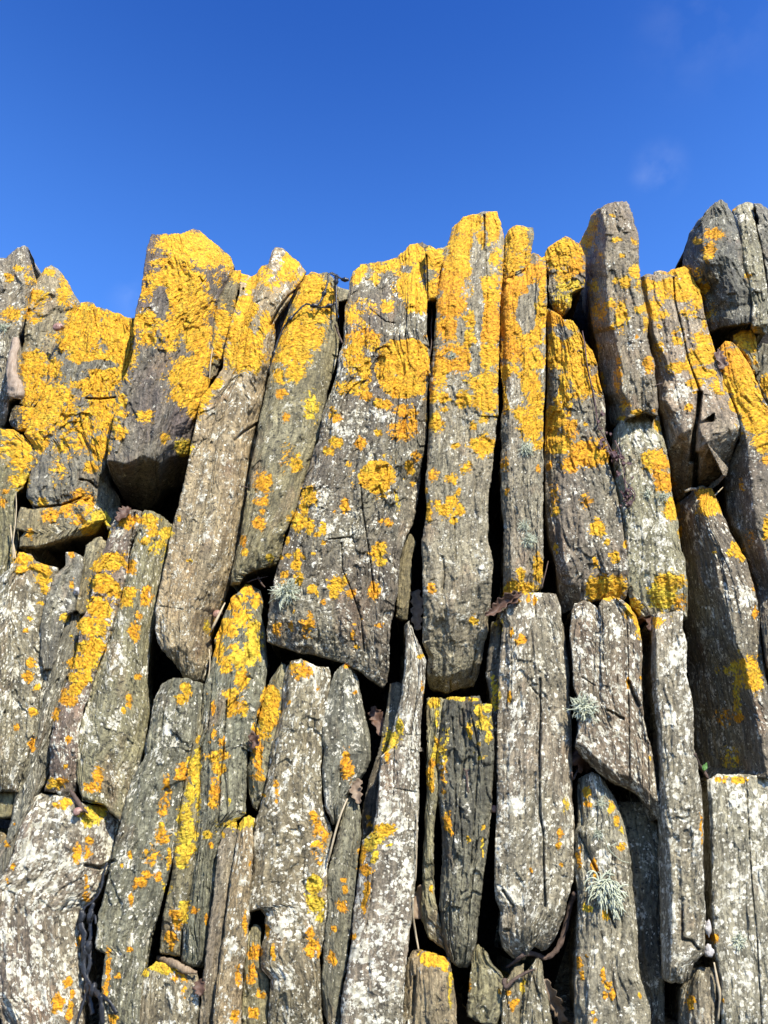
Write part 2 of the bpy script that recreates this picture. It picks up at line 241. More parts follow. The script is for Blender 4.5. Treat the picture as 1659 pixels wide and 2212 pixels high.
st("E 870,1250 905,1240 950,1260|930,1500 885,1659 H 810,60 790,400 760,520|705,560|700,400 740,200 E 800,1659 850,1400", -2.5, 'k', .35, "shaded dark stone set back left of the tall reddish needle-pointed slab")
st("E 1090,1340 1140,1330 1188,1340|1188,1400 1160,1500 1152,1659 H 1140,100 1148,300 1122,500 1122,700 1132,900 1170,1100 1190,1212|1150,1190 1090,1130 1050,1000|1062,800 1080,500 1090,200 1090,0 E 1088,1600",
   .4, 'o', .25, "thin left flake of the fluted dark stone, yellow blob on its top corner", name='slate_sliver')
st("E 1192,1348 1230,1328 1310,1330 1400,1320 1415,1370 1470,1372|1475,1500 1485,1659 H 1482,100 1468,400 1430,700 1400,950 1380,1150 1350,1290 1322,1322|1270,1320 1210,1250|1190,1150 1165,950 1180,700 1182,500 1155,300 1152,100 E 1158,1600 1182,1450",
   2.0, 'f', .25, "fluted dark grey green stone with a flat top rimmed in yellow lichen",
   cr=[('r', "E 1385,1300 1400,1500 H 1420,300 1380,700 1340,1100", .7), ('l', "E 1215,1300 1210,1600 H 1230,300 1220,700 1210,1000 1290,1320", .7), ('b', "H 1100,1080 1300,1200 1450,1120", .5)], rough=1.7)
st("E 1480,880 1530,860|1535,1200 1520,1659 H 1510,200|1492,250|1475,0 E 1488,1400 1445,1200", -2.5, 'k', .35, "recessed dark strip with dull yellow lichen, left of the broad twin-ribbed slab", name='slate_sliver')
st("H 980,1270 1010,1222 1060,1215 1130,1240 1220,1272|1240,1400 1258,1550 1265,1750|945,1750|950,1500 962,1350",
   1.6, 't', .2, "short brown stone at the bottom edge with a thick yellow lichen cushion on top", cr=[('l', "H 1035,1200 1030,1400 1005,1750", 1.0), ('r', "H 1200,1270 1220,1600", .9), ('t', "H 950,1310 1100,1325 1250,1340", .9)], name='slate_block')
st("H 1370,1215 1400,1180 1440,1230|1480,1300 1530,1350 1560,1450 1545,1580 1500,1670|1440,1665 1380,1640 1332,1610|1332,1550 1352,1350",
   -.5, 'o', .3, "olive stone right of the bottom centre with a broken lower edge")
# right-hand lower part
st("F 55,960 110,950 140,910 200,890 300,890 380,895|410,980 420,1070 440,1200 460,1350 460,1500 478,1659 I 480,0 480,300 493,500 488,700 485,800 452,900 430,1000 390,1120 330,1210 300,1218|250,1190 200,1272 130,1262|72,1200 50,1100 60,1000 30,900 20,800 30,600 40,300 40,0 F 40,1659 45,1500 60,1200 68,1080 50,1030",
   2.2, 'g', .65, "broad twin-ribbed slab with a flat top and a rounded double foot, above the brown twig",
   cr=[('b', "I 0,1060 120,1090 250,1080 400,950 500,880", .6), ('r', "I 425,0 430,500 440,800", 1.0), ('r', "F 380,890 400,1100 430,1500 I 435,0", .9)])
st("F 500,950 560,935 590,940 610,970 640,985 660,920 720,908 780,930|820,960 868,1030 888,1100 900,1250 900,1400 912,1659 I 955,0 980,150 1008,330 1010,412|990,430 930,345 860,265 740,215 640,150 560,60|500,0 F 540,1610 500,1450 490,1300 470,1150 480,1030",
   3.0, 'm', .7, "white-crusted stone with a slanting lower edge, a pale tuft at its left corner",
   cr=[('b', "I 430,-60 560,-5 640,75 740,140 840,180 930,250 1000,330 1060,400", 1.1)])
st("F 970,1020 1010,1000 1060,1010 1120,985|1145,1000 1145,1080 1165,1180 1170,1300 1170,1400 1208,1550 1210,1659 I 1215,0 1250,200 1268,400 1270,700 1278,1000 1278,1240 1215,1290 1180,1390|1150,1412 1060,1405|1030,1380 1020,1200 1010,800 1000,400 1012,100 F 988,1659 970,1500 960,1300 960,1100",
   3.0, 'g', .7, "long narrow grey stone with a rounded foot, its flat top below a shaded yellow patch",
   cr=[('l', "F 985,960 990,1500 I 1030,0 1040,400 1070,600 1082,900 1085,1420", 1.8), ('b', "I 1000,1290 1100,1320 1250,1200", .8)])
st("I 1295,200 1350,170 1430,165 1580,168 1760,180|1770,900 1770,1750|1390,1750|1380,1400 1345,1250 1327,1000 1325,700 1312,400", 1.6, 'g', .8,
   "broad flat slab in the lower right corner densely covered in white crust", cr=[('l', "I 1315,150 1340,700 1340,1100 1420,1700", 1.0)], rough=.7)
st("I 525,190 600,150 640,160 680,220|738,310 788,450 820,600 850,900 870,1100 880,1350 918,1480 948,1550 950,1750|505,1750|500,1400 512,1200 520,1000 520,850 492,700 500,530 528,450 520,300",
   1.2, 'g', .5, "pale curved slab in the lower right carrying the largest pale green lichen tuft", cr=[('l', "I 600,100 600,350 560,500 620,650 540,900 520,1200", .6), ('r', "I 700,150 790,450 830,900 900,1700", .8)], rough=1.2)
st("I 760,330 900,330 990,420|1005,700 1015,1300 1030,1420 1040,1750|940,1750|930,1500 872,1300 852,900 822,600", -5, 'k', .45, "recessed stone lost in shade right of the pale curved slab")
st("I 1200,1345 1230,1322 1340,1327|1358,1450 1370,1750|1130,1750|1135,1550 1140,1450", .2, 'b', .5, "small stone at the bottom right directly under the white pebbles", cr=[('l', "I 1250,1300 1245,1750", 1.2)], name='slate_block')
st("I 262,1290 275,1268 297,1290|310,1400 340,1520 372,1750|160,1750|190,1500 200,1380", .2, 'g', .5, "thin wedge pointing up at the bottom edge beneath the brown twig", name='slate_sliver')
st("I 90,1400 140,1320 188,1300|182,1420 160,1750|55,1750|75,1500", 0, 'o', .35, "narrow stone with orange dots at the bottom edge, left of the thin wedge", name='slate_sliver')

# ------------------------------------------------------------------ where lichen grows (centre, half sizes, density); letters: y yellow, o orange, g lemon, n bare rock, w white crust
LICH = """
A y 60,600,60,50,.75 55,375,25,28,.9 110,320,25,20,.8 180,370,35,60,.6 230,500,50,60,.8 200,600,50,50,.65 285,345,40,28,.95
A y 390,470,45,90,.75 200,900,80,90,.9 200,1050,80,90,.9 520,620,110,100,1.1 480,740,140,100,1.1 700,700,120,120,1.1 720,850,90,110,1.05 520,850,120,70,.95 350,920,60,60,.95 640,960,130,60,1 560,1030,150,50,1 330,1080,110,80,.95 250,1200,110,90,.9 200,1300,70,70,.9
A y 240,1370,50,50,.85 380,1200,80,90,.8 620,1180,80,130,.9 520,1250,80,90,.8 600,1400,60,80,.95 480,1380,50,50,.75 380,1400,60,80,.65 540,1510,40,35,.9 350,1500,60,60,.55
A n 600,900,90,22,1 420,925,50,28,.9 460,1060,30,20,.5
A y 60,1310,60,30,.95 90,1400,90,60,.9 130,1480,70,60,.85 120,1600,60,50,.9
A y 1100,160,200,60,1.15 1200,210,120,80,1.15 960,250,50,50,.8 1080,280,150,60,.8 1290,260,50,60,.95 1370,270,40,50,.75 1310,370,40,60,.55 1050,390,180,70,1.1 900,450,60,60,.75 1100,480,140,90,1.15 1130,600,130,120,1.2 1180,720,90,100,1.15 1030,700,60,80,.95 900,650,90,70,.95 880,730,50,50,.9 1010,760,60,50,.8 1220,830,50,100,1 1090,880,130,50,.5 1120,970,120,90,1.15 1150,1080,110,80,1.1 1170,1160,50,60,1 730,1110,25,40,.75 730,1180,30,30,.65 870,1200,50,40,.85 720,1290,40,50,.7 990,1340,30,30,.85
A g 1095,1400,45,50,.9
A n 960,520,35,80,.7 930,250,60,20,.3
A y 1440,360,60,40,1 1340,640,50,80,1 1310,780,30,90,.9 1490,540,80,60,1 1450,700,100,90,1.1 1500,650,130,80,1 1460,850,130,80,1.15 1560,420,90,60,.8 1580,330,40,30,.9 1280,1010,60,40,.95 1240,1070,40,30,.95
B y 20,560,60,60,1 100,640,70,60,.9 40,760,60,90,1.1 50,880,50,70,1 270,300,60,80,1 100,400,90,60,.75 250,370,80,40,.85
B n 90,480,40,60,.5 60,660,30,40,.5
B y 400,430,90,90,1.15 480,480,60,60,1 350,520,80,50,1 400,600,110,60,1 280,650,70,50,1 350,700,120,60,1 300,770,110,60,1.15 420,740,60,60,.9 330,850,60,50,1 240,830,60,60,.85 290,940,60,60,1 200,970,30,40,.85 250,1380,35,50,.5 305,1490,38,45,1.1
B g 390,1150,45,90,.7
B o 240,1220,20,30,.8 215,1070,30,30,.7 110,1600,50,60,.8 240,1500,30,60,.5
B y 680,330,60,50,.95 800,320,60,40,.85 900,300,100,40,.95 1000,230,80,60,1.15 1060,250,80,60,1.1 1000,350,80,50,1 980,430,80,80,1.15 1030,500,80,90,1.15 1120,450,35,70,1 1140,260,60,90,1.1 860,550,45,45,.85 780,380,35,35,.9 650,380,40,40,.85 700,560,110,50,.5 640,600,45,55,.75 680,640,80,40,.6 670,780,60,55,.85 780,780,60,40,.75 640,880,60,70,.75 720,920,60,60,.95 930,935,150,158,1.45 1000,880,98,140,1.45 900,840,100,88,1.45 985,1020,95,80,1.45 740,960,50,50,.7 580,1040,40,40,.75 660,1040,60,40,.8 800,1135,30,35,.95 545,1365,42,32,1.1 520,1180,25,40,.7 790,1305,22,22,.95 490,1420,30,30,.8 980,1510,28,35,.9 785,1570,108,95,1.35 380,1650,40,30,.95 620,1490,20,15,.75
B o 700,720,90,40,.7 730,1085,35,25,1 850,1140,40,35,1 960,1180,70,40,.85 550,1220,25,25,.8 690,1370,30,35,1 920,1290,60,60,.95 1000,1270,30,60,.75 1020,1450,25,30,.8 1070,680,18,60,.7 940,920,110,110,.2
B o 950,920,150,155,1.2
B n 1010,660,90,45,1.0 860,640,90,40,.8 905,955,16,30,.5 960,320,30,22,.5
B y 1330,60,90,90,1.15 1480,60,50,100,1.15 1300,180,90,80,1.15 1300,300,110,80,1.1 1420,150,50,60,.95 1500,260,40,60,.9 1450,460,70,90,1.15 1370,620,60,50,.85 1330,740,80,60,1 1160,950,50,80,1 1450,850,80,80,1.05 1420,1000,100,70,1.15 1440,1110,80,80,1.15 1310,1110,50,50,.85 1190,1100,35,30,.85 1120,1080,30,50,.75 1190,1165,30,20,.75 1140,1240,45,60,.95 1365,1270,25,25,.9 1425,1220,30,30,.7 1420,1385,70,60,1.0 1255,1385,30,12,.9 1330,1510,40,35,.8 1225,1585,45,30,1
B o 1230,400,80,80,1.15 1230,550,90,90,1.15 1220,680,70,80,1.1 1470,650,70,130,1.2 1250,860,120,80,1.15 1130,1560,30,35,.7
B n 1380,250,30,120,.5 1395,560,22,140,.9 1290,700,20,60,.8 1440,220,12,100,.6 1235,850,40,30,.4 1380,880,25,100,.5
C y 150,330,70,90,1.15 120,470,60,80,1 200,430,40,80,.75
C o 260,520,80,50,1.15 170,600,110,60,1.25 110,700,60,80,1.25 100,850,60,90,1.15 120,1000,90,70,1.15
C y 300,640,30,80,1.05 290,780,50,90,1.15 220,900,90,90,1.15 240,1050,80,80,1.15 100,1120,70,60,.95 230,1180,70,90,1.15 260,1320,60,90,1.15 90,1270,30,80,.75 240,1450,70,90,1.15 170,1370,40,40,.85 270,1560,40,40,.85
C n 210,780,40,90,1.5 250,640,28,35,1 130,1230,30,80,.9
C y 430,400,120,80,1.25 400,480,80,40,.95 430,550,50,30,.75 400,740,50,40,.85
C o 500,480,60,60,1.0
C g 480,610,90,30,.75 440,690,80,40,.75
C o 380,800,60,50,1.1
C y 480,850,50,40,1.05 500,950,60,60,1.15 370,950,50,60,1.05 400,1050,80,80,1.15 510,1050,70,70,1.15 500,1130,90,60,1.05 420,1180,60,60,1.05 600,1000,40,90,.95 550,1220,70,60,1.05 420,1280,60,80,1.05 640,1200,40,60,1.05 390,1400,60,80,1.15 350,1500,40,100,1.1 420,1560,60,60,1.05 620,1620,60,60,1.1 575,1440,12,12,.9
C o 470,1470,50,60,.95 540,1600,80,60,1.15 460,1380,20,25,1
C n 380,1190,22,60,1 430,890,40,30,.8
F y 380,20,60,30,1.05 380,390,25,35,.9 640,495,40,55,1.05 690,580,20,20,.8 620,710,20,40,.9 745,670,30,35,.8 640,860,60,70,1.2 740,845,75,60,1.25 700,900,100,30,1.05 800,590,15,15,.8 390,620,15,30,.7 650,60,50,60,1
F o 580,50,110,80,1.2 460,115,45,50,1.05 350,120,20,40,.95 570,330,35,45,.85 375,290,30,80,.6
C o 600,250,50,80,.7 560,340,50,40,.9 650,780,50,120,.5 870,910,12,14,1 945,1080,32,50,1.2 760,1150,25,90,.65 975,1360,15,12,1
C y 640,420,30,60,.6 620,600,50,120,.5 730,186,15,12,.9 760,330,30,15,.95 860,345,20,18,.95 860,530,35,35,1.05 800,590,35,35,1.05 780,425,14,14,1 740,580,20,20,.8 880,600,20,40,.85 720,720,25,40,.85 780,790,35,80,1.05 900,750,30,20,.8 930,850,20,45,1 730,850,15,15,.8 800,1320,30,40,.65 870,1370,40,22,1.05 780,1400,20,15,.8 990,1450,20,30,.95 980,1640,60,40,1.15
F y 950,100,40,60,.95 1080,380,50,70,1.15 1130,520,12,50,.9 1060,820,90,40,1.15 1000,1055,30,35,.95
F o 1010,110,50,70,1.15 1030,220,60,80,1.15 1120,940,50,50,.7
F g 1030,890,80,110,1.2
C y 1100,520,70,30,1.05 1160,540,50,40,1.05 1180,600,90,50,1.1 1070,600,90,40,.95 960,610,60,40,.9 1040,660,60,40,.85 1130,660,80,40,.95 1230,680,40,70,.85 960,740,60,40,.95 1000,780,60,40,.95 1180,770,40,25,.65 1000,850,30,15,1 1120,940,40,25,.9 1130,870,30,20,.6 1000,965,25,15,.9 1275,840,15,25,.9 1270,930,60,40,1 1290,1010,60,60,1.15 1230,1040,60,40,1.05 1130,1095,70,35,1.1 1240,1130,60,30,1.05 1220,1190,60,30,.95 1320,1140,50,25,.85 1350,1200,40,30,.9 1380,1240,40,30,.9 1230,1250,30,12,.9 1280,620,25,30,.95 1000,1000,40,60,.5
C o 1095,885,20,14,1 1185,1340,30,18,1.1 1340,300,60,30,.95 1310,380,40,40,.85 1450,150,12,12,.9
C y 1240,340,30,20,.75 1300,440,20,30,.75 1530,560,30,25,.65 1240,540,25,40,.65 1320,770,40,60,.45
C y 1520,900,70,50,1.15 1500,980,50,50,1.05 1570,950,30,60,.95 1490,1180,100,90,1.35 1530,1300,100,90,1.35 1590,1400,90,90,1.35 1630,1520,60,80,1.25 1560,1480,50,40,.85 1640,1220,50,70,1.15 1570,1100,30,60,.85
C o 1410,990,50,50,1.2 1460,1080,90,90,1.35
F o 1640,90,25,25,.95 1500,230,15,50,.6 1540,560,30,60,.45 1570,820,30,60,.45
F y 1650,500,20,70,1.1
F o 1290,300,60,50,1.2 1580,1000,15,35,1 1400,1620,60,60,.5 1480,1640,30,30,.95
F y 1310,360,70,70,1.2 1440,600,15,40,1.05 1480,620,30,50,1.1 1505,680,20,20,1.05 1430,640,20,20,.95 1560,1370,60,90,1.1 1510,1310,20,30,1.05 1590,1430,40,40,1.05 1340,640,12,8,.9
F g 1475,1450,25,150,.75 1440,1330,40,60,.55 1350,1350,15,30,.7
F o 150,930,15,15,1 220,910,12,25,1 260,930,12,25,1 175,1170,35,20,.9 110,1515,14,30,1.1 815,1430,12,30,1 900,1390,12,12,.8
F y 120,1120,12,30,.9 850,980,50,60,1.05 870,1050,25,50,1 885,1110,20,50,.95 160,850,90,40,1.2 100,880,40,40,1.15 280,740,28,80,1.15 180,780,25,40,1.1
F o 80,110,20,60,.7 90,280,15,30,1 280,140,20,25,.95
F g 30,1070,20,60,.6 15,1450,20,90,.6
D g 130,20,50,50,.95 600,270,60,60,1.15 630,340,30,30,1 385,850,25,30,1 425,955,12,20,.8
D y 350,30,40,40,.55 250,150,30,25,.75 540,310,50,40,1.1 180,170,18,18,.8 140,500,60,40,1.05 130,560,40,30,.95 230,550,60,30,1.05 260,600,50,60,1.05 280,680,30,30,.95 250,760,25,12,.95 185,860,15,25,.55 220,1270,20,20,1 195,1415,28,20,1.05
D o 15,160,20,25,.95 30,90,25,15,.7 500,130,60,50,.95 540,190,25,30,.95 300,240,50,40,.85 400,200,40,40,.65 480,240,50,25,.7 465,285,30,15,1.1 180,350,20,35,.9 430,470,20,22,1 430,650,15,60,.45 160,925,18,18,1 185,1120,30,30,1 160,1200,35,35,1 100,1505,15,18,1.05
D o 760,270,50,40,1
D y 890,270,60,40,1 920,330,40,40,.95 870,390,30,30,.95 680,510,90,60,1.2 590,540,40,40,1.05 620,640,80,60,1.2 680,690,60,40,1.1 770,700,50,40,1.05 760,750,40,40,1.05 600,800,70,70,1.2 560,900,90,60,1.2 600,900,50,60,1.15 540,1030,90,60,1.15 500,1120,80,50,1.05 480,1220,60,50,1.15 450,1280,40,40,1.05 520,1200,30,40,.95
D g 990,340,35,35,1 970,410,30,30,.95 930,420,60,50,.55 980,460,25,60,.55 1235,900,22,40,1 1520,920,40,60,.95 1510,1040,50,50,1.05 1440,1090,90,50,1.05 1615,500,20,25,.8
D o 790,540,30,50,1 380,1310,15,25,1 410,1350,40,30,1.2 340,1430,20,40,.9 410,1580,20,25,1 195,1610,18,40,1 880,720,35,60,.7 810,930,30,50,.75 830,840,20,30,.65 820,1210,20,25,.75 770,1340,20,50,.75 1280,1400,15,40,.85 1280,1550,20,40,.75 1330,1600,20,30,.85 1240,1320,12,30,.6 1550,285,38,42,1.15 1460,400,15,40,.7 1570,220,20,20,.8 1590,30,50,50,.65 1570,150,40,25,.8
D y 740,1400,15,20,.8 1075,245,15,15,.9 1135,510,25,10,.6 1115,1275,35,40,1.15 1090,1340,35,30,1.1 1480,680,40,35,1.15 1410,760,60,50,.95 1440,840,60,60,.9 1340,900,60,50,1.15 1300,940,40,30,1.1 1530,750,30,40,.95 1400,930,30,40,.8 1320,1040,30,60,.85 1400,1030,40,30,.8 1360,1140,40,40,1.05 1450,1220,40,60,1.05 1380,1300,50,30,.8 1400,1380,35,60,.8 1460,1400,30,50,.7 1190,1580,15,40,.8 1470,455,22,25,1
E y 380,120,45,60,1.2 350,190,30,40,1.05 320,270,50,60,1 380,300,25,50,.9 460,310,18,40,1 430,355,15,18,1 468,405,14,14,1 240,380,14,30,.9 310,470,25,30,1 300,530,30,40,1.1 320,610,30,40,1.15 260,470,18,15,1 215,485,12,15,1 400,465,12,12,.9 350,490,12,15,.9 400,680,25,25,.95 430,705,12,12,.9 540,660,55,50,1 520,710,20,30,1 590,620,12,30,1 800,440,50,50,1.2 810,500,25,35,1.1 285,810,15,12,1 665,1030,10,15,.9 810,60,68,68,1.25 1000,50,12,15,.8
E o 235,585,30,25,1.1 225,640,20,20,1 635,705,28,30,1 465,755,15,18,1 765,690,32,50,1 590,180,28,38,1 850,290,25,25,.8 815,270,15,15,.8 190,910,25,40,.95 270,900,15,25,.8 380,900,40,50,.8 385,840,15,30,.8 330,870,12,12,.7 795,895,28,15,.95 645,955,12,30,1 700,860,10,10,.7 650,885,12,12,.7 535,215,10,10,.9 725,40,40,30,1
E g 910,170,15,50,.7
E y 1100,215,18,60,1.1 1150,170,25,50,1 1200,210,45,40,1.1 1240,150,35,40,1.1 1285,200,30,40,1.1 1245,265,20,25,1 1280,90,15,25,1 1225,15,45,20,1.1 1370,870,20,25,1.05 1050,1080,18,20,1
E o 1090,90,12,20,.9 1115,680,25,45,.95 1060,1270,10,50,.7
E g 875,1580,45,50,1.1 925,1520,18,60,.9 840,1640,30,20,.9
E y 150,1330,60,80,1.3 130,1440,60,90,1.3 110,1530,50,50,1.15 170,1400,40,80,1.15
E o 75,1610,30,35,.9 340,1170,60,40,.8 430,1275,18,18,.9 310,1220,12,20,.8 255,1360,10,15,.8 605,1145,18,12,1 655,1295,10,10,.9 595,1655,12,12,.9 1590,940,10,30,1 1640,980,25,30,.9 1585,1330,12,30,1
E y 290,1145,35,20,1 1350,1340,50,12,.9 1345,1530,18,50,.85 1405,1610,10,12,.8 1140,1600,12,40,.8
E g 1130,1355,40,35,1.1 1260,1330,80,14,1 1400,1400,30,50,1 1450,1390,25,35,1 1430,1480,45,50,.9 1460,1570,20,30,1 1200,1560,20,110,.55 1145,1450,15,60,.6 1500,1310,25,80,.65 1520,900,20,50,.6
G y 340,220,60,30,1.1 300,235,25,20,1 340,350,30,25,.9 400,340,40,30,.85 380,370,12,12,.9 970,470,22,22,1.1 1015,660,12,70,.8 1300,50,60,30,.75 1310,130,30,45,.95 1280,330,30,35,.85 1340,520,12,20,.9
G o 380,200,30,25,1 590,170,30,60,.9 550,240,50,30,.85 530,560,28,30,.95 520,620,25,50,.8 460,630,28,60,.85 395,110,14,16,1 85,460,12,18,1 40,580,14,20,1 85,720,10,30,.9 45,800,10,20,.9 515,820,12,50,.9 520,890,20,40,.8 470,1170,15,50,.65 405,1405,28,35,1 350,1530,35,50,.9 430,1480,18,25,1 420,1590,20,60,.85 330,1580,20,25,.9
G g 570,390,70,60,1.1 540,450,40,30,.85 470,400,30,20,.8
G o 1090,150,40,60,.65 1000,260,25,90,.65 975,380,30,60,.75 975,540,40,50,.8 785,645,12,20,1 910,650,50,50,.65 735,710,12,15,.9 880,760,30,30,.8 855,810,25,30,.9 815,820,15,30,.9 790,900,15,35,.9 950,780,20,30,.7
G g 1160,120,35,80,1 1190,200,15,200,.85 1140,280,30,60,.95 1110,420,40,80,.95 1120,520,60,60,1.2 1115,600,60,60,1.25 1090,680,40,40,1.1 1000,840,30,30,.65 1245,525,28,18,1 1380,320,12,30,.7 1300,460,10,30,.7 1100,940,35,25,1.1 1105,1000,30,60,1.05
G o 1290,250,30,60,.75 1270,580,15,15,.9 1050,1000,50,30,1 1060,1060,40,30,.9 1160,980,20,25,.9 1020,1140,35,40,1 1030,1200,15,30,.9 1240,1030,15,35,.9
G g 1430,460,80,35,1.15 1490,440,40,35,1.15 950,1310,70,35,1.05 1010,1330,60,30,1 880,1350,20,25,.9
G o 1560,100,25,90,.75 1530,180,30,20,.85 1550,20,30,30,.75 1470,1040,15,70,.85 1430,1370,18,60,.9 1500,700,8,20,1 1410,1610,20,50,.8 1080,1380,50,50,.5 1100,1470,15,40,.65 650,1310,18,90,.9 630,1460,20,40,.85 680,1630,25,30,1 710,1365,14,15,1 780,1210,14,14,.9 1505,1370,25,60,1 1565,1480,30,30,1 1525,1590,30,35,1 1530,1230,40,40,.75
H o 600,60,20,50,1 610,140,35,50,.95 180,220,14,25,1 190,300,10,60,.7 110,290,12,12,.9 60,100,50,120,.4 415,410,22,30,1 430,480,35,50,.9 480,530,25,40,.85 440,600,50,70,.55 450,690,15,15,.9 390,1110,30,30,.85 385,1210,35,50,1 435,1220,12,50,.8 160,1230,14,45,.9 130,1100,14,50,1
H g 415,820,52,60,1.3 415,930,50,60,1.25 440,1010,20,30,1
H o 590,790,18,20,.9 595,850,15,30,.9 575,950,35,35,1 525,1095,20,25,.9 515,1265,28,40,1.1 890,470,14,14,1 700,640,25,60,.95 720,740,35,40,1.05 725,850,20,70,1.05 715,950,22,50,1.05 645,1135,20,18,.9 740,440,14,50,.65 840,40,15,50,.9
H g 745,580,40,40,1.1 770,660,20,40,1 790,540,50,40,1.1 855,590,20,12,.9
H y 830,500,60,45,1.2 1108,155,25,40,1.1 1115,235,18,30,1.1 1425,480,12,25,.9 1335,550,10,20,.8 1115,850,8,25,.9 1120,1270,80,50,1.3 1180,1290,40,40,1.2 1060,1240,40,30,.9
H o 1115,90,20,25,1 1190,190,20,90,.65 1210,450,20,60,.9 1225,510,15,20,1 1150,470,10,12,.9 1600,1540,25,30,1.1 1520,1475,14,14,1 1575,1465,10,12,1 1345,1430,10,30,.7
H g 1165,40,40,80,.65 1420,560,8,40,.7 1425,640,8,30,.8 1395,50,40,30,.45 1225,1450,14,120,.65
I y 570,270,25,35,1.1 715,360,20,35,.9 745,440,18,35,.9 785,600,22,30,.8 1490,195,40,22,1 1390,185,40,20,.9 680,1000,22,40,1 955,60,10,12,1 895,1495,10,18,1
I o 570,345,25,18,1 410,510,16,35,1 410,590,10,20,.9 415,700,12,14,1 238,735,8,15,1 615,700,20,40,1 630,750,15,30,1 530,1290,20,40,1.2 545,1370,12,30,1.1 570,1250,8,12,.9 670,1370,14,40,1.1 700,1430,20,30,1 720,1480,18,35,1.1 680,1490,15,25,1 1255,480,8,100,.85 1345,1140,20,30,1 1195,1530,28,45,1 1390,1520,10,15,.9 610,1610,20,40,.65 125,1550,20,25,1.1 95,1470,10,12,1 45,1470,10,12,1 530,660,20,60,.55
I g 450,350,15,60,.55 570,970,30,30,.8 1430,70,60,60,.65 190,1430,12,40,.9 780,490,15,20,.7
B w 700,370,70,50,.5 820,400,70,50,.4 930,700,110,25,.6 570,900,40,100,.8 560,1150,60,150,.4 640,1300,60,60,.5 840,1200,60,50,.6 1220,1000,80,60,.3 730,1470,60,30,.5 185,300,30,110,.5
E w 450,150,60,100,.6 600,300,90,120,.5 1190,450,60,60,.4 1400,430,60,60,.4 580,880,100,40,.3 60,300,80,250,.0
C w 1150,1230,70,70,.9 700,490,40,40,.5 1530,200,80,20,.6 1490,1460,40,40,.8 880,950,60,60,.5 930,1510,60,60,.5 130,1280,50,70,.5 1540,230,20,20,.5
F w 1500,900,70,80,.6 1560,1000,40,90,.4 560,1260,60,80,.4 150,1390,60,80,.4 150,1580,60,80,.3 1130,1240,40,80,.4
D w 60,770,60,90,.4 870,300,40,60,.5 830,500,60,80,.4 690,1100,70,90,.5 700,850,60,40,.4 500,1500,50,150,.4 960,900,60,100,.2 40,1250,60,200,.2
G w 240,750,150,200,.1 960,60,60,80,.3 730,900,60,100,.3 940,1460,60,40,.4 1390,1200,30,60,.6 1050,1080,60,90,.5
H w 290,1000,50,60,.5 270,1100,60,60,.4 880,330,120,120,.15 740,1200,80,120,.2 700,820,30,60,.5
I w 130,350,70,50,.6 150,870,100,60,.6 630,700,80,80,.4 1400,1000,100,150,.2 640,250,60,60,.5 1180,1230,60,60,.4 700,80,120,60,.3
"""
BL = {k: [] for k in 'yognw'}
for ln in LICH.strip().splitlines():
    w = ln.split(); ox, oy, sc = TILE[w[0]]
    for q in w[2:]:
        x, y, a, b, s = map(float, q.split(','))
        BL[w[1]].append((ox+x*sc, oy+y*sc, max(a*sc, 1)*1.06, max(b*sc, 1)*1.06, s))

